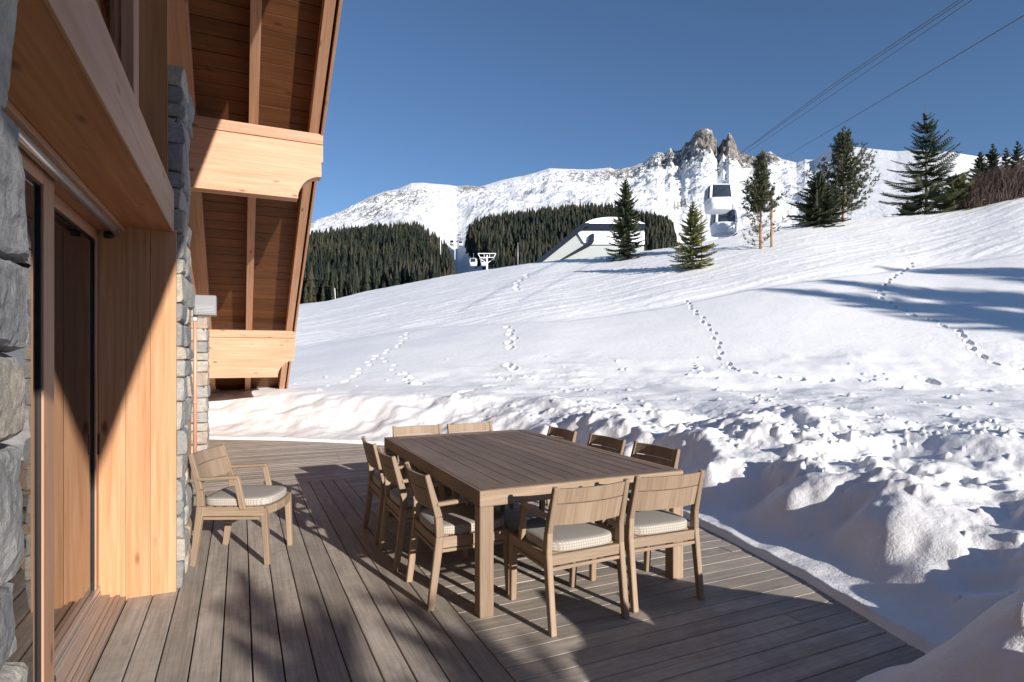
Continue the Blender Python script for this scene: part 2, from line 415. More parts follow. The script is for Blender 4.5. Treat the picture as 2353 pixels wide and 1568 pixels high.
def terrain(x,y,prints=True):
    h,u,Z,vr,zr=base_h(x,y)
    x=np.asarray(x,float);y=np.asarray(y,float)
    v=HOR-(h-CAMH)/np.maximum(Z,.5)*F
    r=np.hypot(x,y)
    # rolling relief, groomed bands, chopped snow
    far=sstep(9,16,Z)*(1-sstep(zr-2,zr+6,Z))
    h=h+.16*fbm(x*.10,y*.10,3,5)*far
    vb=np.interp(u,[690,1000,1300,1550,1700,2353],[795,752,738,702,670,585])   # lower edge of the pisted band
    band=sstep(0,14,vb-v)*far
    h=h-.10*sstep(-3,6,vb-v)*(1-sstep(6,26,vb-v))*far
    dirx,diry=np.cos(R(8)),np.sin(R(8))
    h=h+band*(.055*fbm((x*dirx+y*diry)*.22,(-x*dirx*0+y)*1.9,4,11)+.05*np.maximum(fbm(x*1.6,y*2.2,4,12),.08))
    h=h+(1-band)*far*.015*fbm(x*.8,y*.8,3,13)
    # broken zone between the bank and the smooth slope
    zone=sstep(5,7.5,Z)*(1-sstep(14.5,19,Z+1.2*fbm(x*.4,y*.4,2,31)*2))*sstep(800,1100,u+120*fbm(x*.3,y*.3,2,4))
    zone=np.maximum(zone,.35*sstep(9,12,Z)*(1-sstep(14,17,Z)))
    h=h+zone*(.14*fbm(x*.5,y*.5,3,21,.5)+.7*sstep(-.05,.3,fbm(x*.33,y*.33,2,23))*(.06*fbm(x*2.0,y*2.0,4,22,.5)+.07*np.maximum(fbm(x*1.3,y*3.1,3,24),0)))
    # bank round the deck
    d=sdf_deck(x,y); dw=d+.55*fbm(x*.9,y*.9,3,41)*sstep(.05,.6,d)
    near=(1-sstep(10,14,r))
    leftb=(1-sstep(.5,3.5,x))*sstep(8,11,y)
    side=(1-sstep(6.5,9.5,y))*sstep(-3,0,y)
    H=.10+.13*side+.10*leftb
    H=H*(1+.55*fbm(x*.5,y*.5,2,42)*2)
    bank=H*sstep(.08,1.0+.9*leftb,dw)*(1-.55*sstep(1.2,2.6,dw))
    lump=sstep(-.2,.4,fbm(x*1.45+3,y*1.45,4,43,.5))
    bank=bank+sstep(.35,1.2,d)*(1-sstep(2.0,3.6,d))*(.145*lump+.025*fbm(x*3.0,y*3.0,3,44))*(.45+.55*side)
    bank=bank+.20*fbm(x*.62,y*.62,3,46)*sstep(1.0,2.6,d)
    clod=sstep(.02,.3,fbm(x*.7+9,y*.7,2,48))
    bank=bank+(.035*clod*fbm(x*3.6,y*3.6,3,49,.6)+.012*fbm(x*7,y*7,3,45))*sstep(.3,.8,d)*(1-.4*side)
    bank=bank+mound(x,y,7.4,4.3,1.5,2.2,.3,.34)-mound(x,y,5.9,5.6,.5,1.3,.6,.12)
    cz_=sstep(.25,.6,d)*(.06+.32*sstep(.08,.35,fbm(x*.6+5,y*.6,3,50)))
    bank=bank+clods(x,y,.125,71,cz_*.34)+clods(x,y,.07,72,cz_*.45)
    h=h+bank*near
    far2=near*0+sstep(9,12,r)*(1-sstep(17,20,r))*zone
    h=h+clods(x,y,.13,73,far2*.10*sstep(0,.3,fbm(x*.5,y*.5,3,74)))+clods(x,y,.20,75,far2*.015)
    # snow starts at the deck edge
    edge=.05+.02*fbm(x*3,y*3,2,47)
    flat=edge+0*x
    wd_=.85+1.7*sstep(7,10,y); h=np.where(d<8,flat+(h-flat)*sstep(.03,1,dw/wd_),h)
    # shovelled heap on deck corner; unseen mounds beside camera, added to shade the boards
    heap=mound(x,y,3.02,1.10,.80,.50,-.25,.70,2.4)+mound(x,y,2.40,.04,.58,.56,0,.85,4.0)+mound(x,y,2.78,.28,.28,.28,0,.28,3.0)+mound(x,y,4.1,1.4,.7,.6,.4,.22)
    heap=heap*(1+.16*fbm(x*1.8,y*1.8,4,51))+.03*fbm(x*4,y*4,3,52)*np.clip(heap*3,0,1)+clods(x,y,.09,77,.10+0*x)*np.clip(heap*4,0,1)
    hin=np.where(heap>.004,heap-.06,-.45); hin=np.maximum(hin,np.maximum(.04+d*1.3,-.45))
    h=np.where(d<0,hin,np.maximum(h,np.where(heap>.004,heap-.06,-9)))
    # smooth ground far away
    if prints and TR:
        for (px,py,an,L,Wd,dep) in TR:
            m=(np.abs(x-px)<L*2)&(np.abs(y-py)<L*2)
            if not m.any(): continue
            dx=x[m]-px;dy=y[m]-py;c,s=math.cos(an),math.sin(an)
            q=np.sqrt(((dx*c+dy*s)/L)**2+((-dx*s+dy*c)/Wd)**2)
            h[m]=h[m]-dep*(1-sstep(.7,1.05,q))+dep*.10*np.exp(-((q-1.25)/.2)**2)
    return h
def hit(u,v,z0=6,z1=64):
    """where the sight line through a point of the view meets the snow"""
    d=ray(u,v); Zs=np.linspace(z0,z1,1500)
    h=terrain(d.x*Zs,d.y*Zs,False); dz=CAMH+d.z*Zs-h
    i=np.argmax(dz<0) if (dz<0).any() else len(Zs)-1
    return Vector((d.x*Zs[i],d.y*Zs[i],float(h[i])))
def gz(x,y): return float(terrain(np.array([x]),np.array([y]),False)[0])
# ---- footprints
def track(pts,step,L,Wd,dep,side=.09,jit=.04,z0=9):
    P=[hit(u,v,z0) for u,v in pts]
    acc=0;k=0
    for a,b in zip(P[:-1],P[1:]):
        seg=Vector((b.x-a.x,b.y-a.y)); Ls=seg.length
        if Ls<1e-4: continue
        dn=seg/Ls
        while acc<Ls:
            q=Vector((a.x,a.y))+dn*acc; s=side*(1 if k%2 else -1)
            TR.append((q.x-dn.y*s+random.uniform(-jit,jit),q.y+dn.x*s+random.uniform(-jit,jit),math.atan2(dn.y,dn.x)+random.uniform(-.2,.2),L*random.uniform(.85,1.15),Wd,dep*random.uniform(.8,1.2)))
            acc+=step; k+=1
        acc-=Ls
track([(2095,605),(2060,632),(2030,655),(2020,668),(2035,692),(2075,715),(2110,728),(2150,740),(2190,757),(2215,772),(2232,792),(2245,812),(2265,827),(2300,838),(2352,851)],.62,.19,.085,.15,.05,.06)
track([(1578,692),(1590,712),(1610,730),(1630,752),(1645,775),(1650,800),(1655,820),(1670,838),(1700,849),(1740,858),(1790,866),(1845,874)],.56,.15,.07,.11,.045,.06)
track([(1168,752),(1176,775),(1168,800)],.8,.22,.13,.16,.06,.06)
track([(1172,840),(1174,858)],.5,.24,.13,.18,.05,.06)
track([(935,765),(915,795),(885,812),(850,832),(815,865),(780,885)],.55,.14,.09,.06,.05,.08)
track([(868,818),(900,840),(935,865),(960,885)],.7,.13,.08,.045,.05,.08)
track([(1212,632),(1190,650),(1184,668)],1.1,.32,.18,.15,.10,.12)
track([(1840,875),(1900,868),(1990,872),(2060,882)],.9,.16,.09,.09,.08,.2)
track([(2160,876),(2215,895),(2262,900),(2330,912)],.85,.26,.14,.16,.12,.12)
track([(1140,888),(1100,894),(1060,900)],.8,.2,.12,.09,.06,.1)
# ---- the sheet itself
azs=np.concatenate([np.radians(np.linspace(-110,-20,60,endpoint=False)),np.radians(np.linspace(-20,70,1150,endpoint=False)),np.radians(np.linspace(70,200,110))])
rs=np.concatenate([np.exp(np.linspace(math.log(.8),math.log(4),150,endpoint=False)),np.exp(np.linspace(math.log(4),math.log(46),640,endpoint=False)),np.exp(np.linspace(math.log(46),math.log(60),70,endpoint=False)),np.exp(np.linspace(math.log(60),math.log(9000),90))])
AZ,RR=np.meshgrid(azs,rs); XX=RR*np.sin(AZ); YY=RR*np.cos(AZ)
# rows follow depth, so scale radius out by the view angle
HH=terrain(XX,YY)
na,nr=len(azs),len(rs)
idx=np.arange(na*nr).reshape(nr,na)
Fq=np.stack([idx[:-1,:-1],idx[:-1,1:],idx[1:,1:],idx[1:,:-1]],-1).reshape(-1,4)
Fq=Fq[:,::-1]
keep=np.ones(len(Fq),bool)
sheet=np_mesh('snow_ground',np.stack([XX.ravel(),YY.ravel(),HH.ravel()],1),Fq,'snow')
tag(sheet,kind='structure')
# ------------------------------------------------------------------ mountain
SK=[(-500,640),(400,600),(600,560),(722,510),(760,495),(800,478),(850,452),(880,441),(915,434),(945,421),(970,420),(1000,423),(1030,425),(1050,428),(1075,426),(1100,430),(1150,415),(1185,407),(1200,405),(1230,397),(1262,387),(1290,388),(1350,390),(1385,387),(1400,385),(1412,390),(1450,384),(1480,372),(1500,356),(1512,350),(1528,352),(1540,340),(1552,347),(1565,345),(1575,328),(1585,324),(1592,314),(1600,303),(1612,295),(1625,294),(1636,300),(1641,318),(1646,318),(1650,340),(1656,330),(1662,318),(1668,322),(1675,306),(1680,312),(1688,322),(1694,342),(1702,350),(1720,356),(1740,362),(1758,352),(1770,348),(1783,358),(1795,366),(1830,374),(1850,366),(1870,368),(1900,350),(1930,334),(1950,336),(1965,338),(2010,343),(2060,348),(2110,345),(2180,349),(2250,360),(2353,358),(2900,330)]
su=[a for a,b in SK]; sv=[b for a,b in SK]
us=np.concatenate([np.linspace(-500,600,60,endpoint=False),np.linspace(600,2360,1400,endpoint=False),np.linspace(2360,2900,30)])
ss=np.concatenate([np.linspace(0,1,300),np.linspace(1.02,1.5,14)])
UU,SS=np.meshgrid(us,ss)
_g,_z=smooth_tab([-900,1500,2050,2900],[2600,2500,1500,1300],150); Zr=np.interp(UU,_g,_z)
Z0m=780.
ZZ=Z0m+(Zr-Z0m)*SS
vt=np.interp(UU,VT_U,VT_V)+14
vk=np.interp(UU,su,sv)
vv=vt+(vk-vt)*np.clip(SS,0,1)**np.interp(UU,[600,1500,1650,1750],[.85,.9,.95,.8])
hm=CAMH+(HOR-vv)/F*ZZ
hm=hm-np.maximum(SS-1,0)*Zr*.6
PX=(UU-CX)/F; MX=ZZ*(SA+CA*PX); MY=ZZ*(CA-SA*PX)
def bl(u,v,ru,rv): return np.exp(-((UU-u)/ru)**2-((vv-v)/rv)**2)
crag=np.clip(bl(1615,325,60,42)+bl(1690,335,45,35)+.7*bl(1540,375,60,32)+.6*bl(1790,370,60,22)+.5*bl(1730,372,50,22),0,1.2)
rock=crag*.72+.26*bl(960,450,110,28)+.2*bl(880,462,70,30)+.5*bl(1085,436,35,16)+.35*bl(1330,410,110,25)+.35*bl(1440,400,60,25)+.3*bl(850,500,140,25)+.45*bl(1940,345,60,10)+.36
rock=rock*np.interp(UU,[1780,1830,1930,1990,2360],[1,.6,.5,.0,.0])
rock=rock-.5*sstep(.0,.25,.28-SS)
rg=ridged(MX/160,MY/160,5,60,.55); rg2=fbm(MX/60,MY/60,5,61,.6)
smooth=1-.85*sstep(1840,1960,UU)
env=np.clip(SS*4,0,1)*np.where(SS<=1,np.clip((1.0-SS)*5,.0,1),0)*smooth
hm=hm+env*(34*(rg-.3)*(.45+.9*np.clip(rock,0,1))+9*rg2)
hm=hm+crag*np.where(SS<=1,1,.4)*(24*rg2+30*ridged(MX/30,MY/90,5,62,.65)-17)*np.clip((1.02-SS)*12,.25,1)
nm_,nk=len(ss),len(us); idx=np.arange(nm_*nk).reshape(nm_,nk)
Fm=np.stack([idx[:-1,:-1],idx[:-1,1:],idx[1:,1:],idx[1:,:-1]],-1).reshape(-1,4)
mt=np_mesh('mountain',np.stack([MX.ravel(),MY.ravel(),hm.ravel()],1),Fm,'mountain',attrs={'rock':rock.ravel()})
tag(mt,kind='structure')
# ------------------------------------------------------------------ deck
SEAM=1.19
dk=MB()
TZ=.028
bw,gap=.1375,.0075
x=-.662; k=0
def board(x0,x1,y0,y1):
    z0=random.uniform(-.0012,.0012)
    dk.box(((x0+x1)/2,(y0+y1)/2,-TZ/2+z0),(x1-x0,y1-y0,TZ))
x=-.655
n=int((SEAM-x)/bw); bwl=(SEAM-x)/n
for i in range(n):
    a=x+i*bwl; cuts=[-6.0]
    cuts.append(7.66)
    for c0,c1 in zip(cuts[:-1],cuts[1:]): board(a+gap/2,a+bwl-gap/2,c0+.0015,c1-.0015)
def xr(y):   # right end of boards
    pts=sorted([(b,a) for a,b in DECK[2:]]); ys=[p[0] for p in pts]; xs=[p[1] for p in pts]
    return float(np.interp(y,ys,xs))
y=-6.0
while y<12.6:
    y1=y+bw; xl=SEAM if y1<=7.68 else -.9; xe=xr(y)+.25
    if xe>xl+.1:
        c=[xl]; q=xl+random.uniform(1.5,3.8)
        while q<xe-.4 and random.random()<.25: c.append(q); q+=random.uniform(2.8,4)
        c.append(xe)
        for c0,c1 in zip(c[:-1],c[1:]): board(c0+.003,c1-.0015,y+gap/2,y1-gap/2)
    y+=bw
deck=dk.build('wooden_deck','deck_wood',bevel=.0025); tag(deck,kind='structure')
jm=MB(); jm.box((1.2,3,-.15),(6.0,20,.16)); jo=jm.build('deck_substructure','joist'); tag(jo,kind='structure')
# ------------------------------------------------------------------ chalet
ch=empty('chalet',(-.5,4.5,0),0,'chalet of honey timber and rough grey stone, beams under a steep boarded eave','chalet')
def put(mb,name,mat,parent=ch,bevel=.003,label=None):
    o=mb.build(name,mat,None,bevel)
    if parent is ch:
        o.parent=ch; o.matrix_parent_inverse=Matrix.Translation(-Vector(ch.location))
    else:
        o.parent=parent
    if label: o['label']=label
    return o
RS=.565 # fall of the roof
ZR=4.40; YR=8.26
def roofz(y): return ZR-RS*(y-YR)
RYE=15.6; RIDGE_Y=4.6; RIDGE_Z=roofz(RIDGE_Y)
rl=math.sqrt(1+RS*RS)
nrm=Vector((0,RS,1)).normalized(); dn=Vector((0,1,-RS)).normalized()
# boards run across (x); laid on rafters of depth .2
RD=.20
rb=MB(); s=-.3; bwid=.205
top=Vector((0,RIDGE_Y,RIDGE_Z+.0))
Ltot=(RYE-RIDGE_Y)*rl
q=0
while q<Ltot:
    c=top+dn*(q+bwid/2)+nrm*(RD+.02); rot=Matrix((Vector((1,0,0)),dn,nrm)).transposed()
    rb.box((.0-.45,c.y,c.z),(2.85,bwid-.008,.035),rot); q+=bwid
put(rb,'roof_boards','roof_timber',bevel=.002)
cover=MB(); c=top+dn*(Ltot/2)+nrm*(RD+.11); cover.box((-2.5,c.y,c.z),(7.06,Ltot,.12),rot); 
rc=put(cover,'roof_covering','snow',label='snow lying on the roof')
# the slope on the camera side of the ridge
UPZ=-.02
def up(y,off=0): return RIDGE_Z+.50*(y-RIDGE_Y)+off
NS=MB(); NS.hexa([(-3,-2.6,up(-2.6,.25)),(1.0,-2.6,up(-2.6,.25)),(1.0,RIDGE_Y,up(RIDGE_Y,.25)),(-3,RIDGE_Y,up(RIDGE_Y,.25)),(-3,-2.6,up(-2.6,.45)),(1.0,-2.6,up(-2.6,.45)),(1.0,RIDGE_Y,up(RIDGE_Y,.45)),(-3,RIDGE_Y,up(RIDGE_Y,.45))])
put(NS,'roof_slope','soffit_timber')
NV=MB(); NV.hexa([(.94,-2.6,up(-2.6,-.02)),(.999,-2.6,up(-2.6,-.02)),(.999,RIDGE_Y,up(RIDGE_Y,-.02)),(.94,RIDGE_Y,up(RIDGE_Y,-.02)),(.94,-2.6,up(-2.6,.25)),(.999,-2.6,up(-2.6,.25)),(.999,RIDGE_Y,up(RIDGE_Y,.25)),(.94,RIDGE_Y,up(RIDGE_Y,.25))])
put(NV,'verge_board','timber')
def rafter(x0,x1,name='rafter',depth=RD,off=0,ya=RIDGE_Y,yb=RYE):
    m=MB(); a=Vector(((x0+x1)/2,ya,roofz(ya)))+nrm*(depth/2+off); b=Vector(((x0+x1)/2,yb,roofz(yb)))+nrm*(depth/2+off)
    m.bar(a,b,x1-x0,depth,up=nrm); return put(m,name,'timber')
rafter(.095,.205); rafter(.82,.935); rafter(-.71,-.50)
rafter(.965,1.0,'verge_board',.30,-.02)
rafter(1.004,1.03,'verge_board',.12,.20)
def purlin(y,thick,zt,h,xe):
    zb=zt-h; zlip=zt-.17*h
    # body with a quarter-round bite at its lower outer corner
    rr=.30*h/.9*1.35
    o=[(-.7,zb),(xe-.30*h/.9-.02,zb)]
    cx_,cz_=xe+.03,zb-.03
    x_end=xe-.30*h/.9-.02; ztop=zb+.36*h
    for k in range(0,9):
        t=k/8*math.pi/2
        o.append((x_end+(xe-.02-x_end)*(1-math.cos(t)),zb+(ztop-zb)*math.sin(t)))
    o+=[(xe-.02,zt-.42*h),(xe,zt-.42*h),(xe,zt-.165*h),(-.7,zt-.165*h)]
    m=MB(); m.prism(o,'y',y,y+thick); b=put(m,'purlin','timber')
    m=MB(); m.box(((xe-.7)/2,y+thick/2-.004,zt-.08*h),(xe+.7,thick+.012,.155*h)); c_=m.build('cap_board','timber',None,.003); c_.parent=b
    return b
P1=8.12
purlin(P1,.20,ZR+.08,.88,.995)
purlin(12.45,.20,roofz(12.6)+.10,.92,.995)
# gable wall behind and recessed facade
gw=MB()
xx=5.25
for yy in np.arange(5.25,RYE,.16):
    gw.box((-.72,yy+.078,(max(roofz(yy+.16)+.15,.3)-.3)/2+.0),(.08,.153,max(roofz(yy+.16)+.15,.3)+.3))
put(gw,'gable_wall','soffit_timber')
# ---- stones
def stone_block(mb,x0,x1,y0,y1,z0,z1,amp=.012,res=.022,rnd=None,seed=0):
    """rough block: subdivided box pulled about by noise, edges worn"""
    rnd=random.random() if rnd is None else rnd
    cx_,cy_,cz_=(x0+x1)/2,(y0+y1)/2,(z0+z1)/2; hx,hy,hz=(x1-x0)/2,(y1-y0)/2,(z1-z0)/2
    nx,ny,nz=[max(3,min(22,int(2*h/res))) for h in (hx,hy,hz)]
    ox,oy,oz=[random.random()*50 for _ in range(3)]
    sh=[random.uniform(-.014,.014) for _ in range(6)]
    from mathutils import noise as N
    planes=[]
    for _ in range(16):
        a=Vector((random.gauss(0,1),random.gauss(0,1),random.gauss(0,.8))).normalized()
        sup=abs(a.x)*hx+abs(a.y)*hy+abs(a.z)*hz; planes.append((a,sup-random.uniform(.003,.019)))
    for ax_,hh in ((0,hx),(1,hy)):
        for sg in(-1,1):
            for _ in range(2):
                a=Vector((0,0,0)); a[ax_]=sg; a[2]=random.uniform(-.16,.16); a[1-ax_]=random.uniform(-.14,.14); a.normalize()
                planes.append((a,hh-random.uniform(-.006,.008)))
    def disp(p):
        lx,ly,lz=p
        e=.014
        # wear the edges
        q=Vector((lx,ly,lz)); 
        near=[(h-abs(c)) for h,c in ((hx,lx),(hy,ly),(hz,lz))]
        srt=sorted(near); w=max(0,1-srt[1]/.03)
        q=q*(1-.0)-Vector((math.copysign(1,lx) if near[0]<.03 else 0,math.copysign(1,ly) if near[1]<.03 else 0,math.copysign(1,lz) if near[2]<.03 else 0))*w*w*.009
        # tilted faces
        q.x+=sh[0]*lz/hz*.7+sh[1]*ly/max(hy,.05)*.5; q.y+=sh[2]*lz/hz*.7; q.z+=sh[3]*ly/max(hy,.05)*.25
        for (pa,pd) in planes:
            dd=pa.dot(q)-pd
            if dd>0: q=q-pa*dd
        n1=N.noise_vector(Vector((lx*9+ox,ly*9+oy,lz*9+oz))); n2=N.noise_vector(Vector((lx*28+ox,ly*28+oy,lz*34+oz)))
        return q+n1*amp*.7+n2*amp*.6
    def grid(o,a,b,na,nb):
        base=len(mb.v)
        for i in range(na+1):
            for j in range(nb+1):
                p=Vector(o)+Vector(a)*(i/na)+Vector(b)*(j/nb); d_=disp(p); mb.v.append((cx_+d_.x,cy_+d_.y,cz_+d_.z))
        for i in range(na):
            for j in range(nb):
                mb.f.append((base+i*(nb+1)+j,base+(i+1)*(nb+1)+j,base+(i+1)*(nb+1)+j+1,base+i*(nb+1)+j+1)); mb.uv.append([(0,0)]*4); mb.r.append(rnd); mb.sm.append(False)
    grid((-hx,-hy,-hz),(2*hx,0,0),(0,0,2*hz),nx,nz)
    grid((hx,hy,-hz),(-2*hx,0,0),(0,0,2*hz),nx,nz)
    grid((hx,-hy,-hz),(0,2*hy,0),(0,0,2*hz),ny,nz)
    grid((-hx,hy,-hz),(0,-2*hy,0),(0,0,2*hz),ny,nz)
    grid((-hx,-hy,hz),(2*hx,0,0),(0,2*hy,0),nx,ny)
    grid((-hx,hy,-hz),(2*hx,0,0),(0,-2*hy,0),nx,ny)
def pillar(x0,x1,y0,y1,ztop,name,hmin,hmax,amp,split,res=.022,mort=.022):
    m=MB(); z=-.02
    while z<ztop:
        h=random.uniform(hmin,hmax); z1=min(z+h,ztop+.03)
        ys=[y0]
        L=y1-y0; y=y0+random.uniform(.5,1.0)*split
        while y<y1-.4*split: ys.append(y); y+=random.uniform(.6,1.25)*split
        ys.append(y1)
        for a,b in zip(ys[:-1],ys[1:]):
            stone_block(m,x0,x1+random.uniform(-.012,.014),a+.004+(random.uniform(-.008,.008) if a>y0 else random.uniform(-.006,.008)),b-.004+(random.uniform(-.012,.012) if b==y1 else 0),z+.0015,z1-.0015,amp,res)
        z=z1
    o=put(m,name,'stone',bevel=0)
    k=MB(); k.box(((x0+x1)/2-.01-mort/2-.012,(y0+y1)/2+.006,ztop/2),(x1-x0-mort-.024,y1-y0-2*mort-.024,ztop-.02)); c=k.build('mortar','stone_mortar',None,0); c.parent=o
    return o
plain('stone_mortar',(.07,.066,.06),.95,0,.1,None,30,.3)
pillar(-.80,-.338,4.478,5.24,3.46,'stone_pillar',.09,.20,.0055,.45,.022,.012)
pillar(-.85,-.455,10.2,10.75,2.32,'stone_pillar',.12,.22,.007,.5,.03,.012)
pillar(-1.1,-.345,.15,1.36,4.6,'stone_wall',.14,.27,.0085,.46,.016,.022)
bw_=MB()
for k in range(30): bw_.box((-.60,-4+.139*k-.0,2.0),(.10,.135,4.4))
put(bw_,'cladding','soffit_timber')
# ---- door recess
RY=4.44
rev=MB()
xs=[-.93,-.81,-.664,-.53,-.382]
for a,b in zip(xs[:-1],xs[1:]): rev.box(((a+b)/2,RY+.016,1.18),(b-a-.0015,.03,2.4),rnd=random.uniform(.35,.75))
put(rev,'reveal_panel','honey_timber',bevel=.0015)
rev=MB()
for a,b in zip([-1.1,-.9,-.68,-.432],[-.9,-.68,-.432]): rev.box(((a+b)/2,RY+.016,4.0),(b-a-.0015,.03,3.0),rnd=random.uniform(.3,.6))
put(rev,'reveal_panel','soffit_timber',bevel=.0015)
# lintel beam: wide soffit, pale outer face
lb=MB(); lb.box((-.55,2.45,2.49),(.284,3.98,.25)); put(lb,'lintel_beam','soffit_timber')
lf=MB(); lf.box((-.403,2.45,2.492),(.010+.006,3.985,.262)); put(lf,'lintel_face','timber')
# upper window over the lintel
uw=MB(); uw.box((-.47,2.45,2.645),(.06,3.98,.045)); uw.box((-.455,2.45,2.69),(.022,3.98,.035)); put(uw,'window_sill','timber')
um=MB(); um.box((-.452,3.13,4.1),(.05,.14,2.95)); um.box((-.49,3.13,4.1),(.03,.10,2.95)); put(um,'window_mullion','timber')
ug=MB(); ug.box((-.60,2.6,4.1),(.02,3.6,2.85)); put(ug,'window_pane','glass',bevel=0)
# sliding door
sdr=MB(); GZ=.105
sdr.box((-.76,2.8,2.349),(.19,3.26,.025)); 
fr=put(sdr,'door_frame','timber')
tr=MB(); tr.tube([(-.705,1.2,2.318),(-.705,4.42,2.318)],.016,12); tr.box((-.712,2.8,2.327),(.05,3.2,.014)); t_=tr.build('door_track','aluminium',None,0); t_.parent=fr; t_.matrix_parent_inverse=Matrix()
def leaf(x,y0,y1,label=None,stl=.055,str_=.055):
    m=MB()
    m.box((x,y0+stl/2,(GZ+2.335)/2),(.055,stl,2.335-GZ)); m.box((x,y1-str_/2,(GZ+2.335)/2),(.055,str_,2.335-GZ))
    m.box((x,(y0+y1)/2,2.302),(.053,y1-y0-stl-str_,.066)); 
    l_=put(m,'door_leaf','timber')
    g=MB(); g.box((x,(y0+y1)/2,(GZ+2.27)/2+.01),(.018,y1-y0-stl-str_+.004,2.27-GZ)); gg=g.build('pane','glass',None,0); gg.parent=l_
    e=MB(); yc,yd=y0+stl,y1-str_
    e.box((x+.013,yd-.006,(GZ+2.27)/2),(.012,.012,2.27-GZ-.01)); e.box((x+.013,(yc+yd)/2,2.263),(.012,yd-yc-.03,.012))
    ee=e.build('gasket','rubber',None,0); ee.parent=l_
    b=MB(); b.box((x+.004,(y0+y1)/2,GZ-.012),(.07,y1-y0,.03)); bb=b.build('bottom_rail','aluminium',None,.002); bb.parent=l_
    return l_
lf2=leaf(-.835,3.25,4.43)
lf1=leaf(-.775,1.3,3.215,stl=.06,str_=.155)
gk=MB(); gk.box((-.7615,3.0565,1.19),(.008,.006,2.16)); g_=gk.build('gasket','rubber',None,0); g_.parent=lf1
kn=MB(); kn.tube([(-.765,4.36,2.30),(-.725,4.36,2.30),(-.715,4.36,2.30)],[.022,.022,.012],16); k_=kn.build('door_stop','rubber',None,0); k_.parent=fr
hd=MB(); hd.box((-.803,4.408,1.0),(.012,.014,.13)); h_=hd.build('handle','rubber',None,.003); h_.parent=lf2
# sill: stepped timber and metal strips
sm_=MB()
for (a,b,z) in ((-.662,-.690,.018),(-.692,-.716,.034),(-.718,-.745,.026),(-.747,-.80,.045)): sm_.box(((a+b)/2,2.8,z/2-.01),(abs(b-a),3.27,z+.02))
put(sm_,'door_sill','sill_wood' if 'sill_wood' in MATS else 'teak',bevel=.002)
sm_=MB(); sm_.box((-.802,2.8,.058),(.02,3.27,.03)); sm_.box((-.88,2.8,.04),(.13,3.27,.07)); put(sm_,'sill_track','aluminium',bevel=.002)
# dark room behind the glass
rm=MB(); rm.box((-3.0,2.8,-.02),(4.0,6.0,.04)); rm.box((-4.6,2.8,1.2),(.1,6,2.5)); put(rm,'room','soffit_timber')
# copper downpipe between the pillars
dp=MB(); dp.tube([(-.555,9.0,0.02),(-.555,9.0,2.3)],.024,12); dp.tube([(-.555,9.0,.9),(-.555,9.0,.94)],.029,12); put(dp,'downpipe','copper',bevel=0)
# grey box on the pillar
ub=empty('wall_box',(-.255,5.30,1.95),0,'small grey louvred box fixed high on the sunlit side of the stone pillar','wall box')
m=MB(); m.box((0,0,0),(.165,.12,.165)); m.build('housing','grey_paint',ub,.012,3)
m=MB()
for k in range(5): m.box((0,-.0625,-.055+k*.012),(.13,.006,.004))
m.build('grille','steel',ub,0)
m=MB(); m.box((-.07,.01,-.10),(.03,.05,.05)); m.build('bracket','steel',ub,.002)
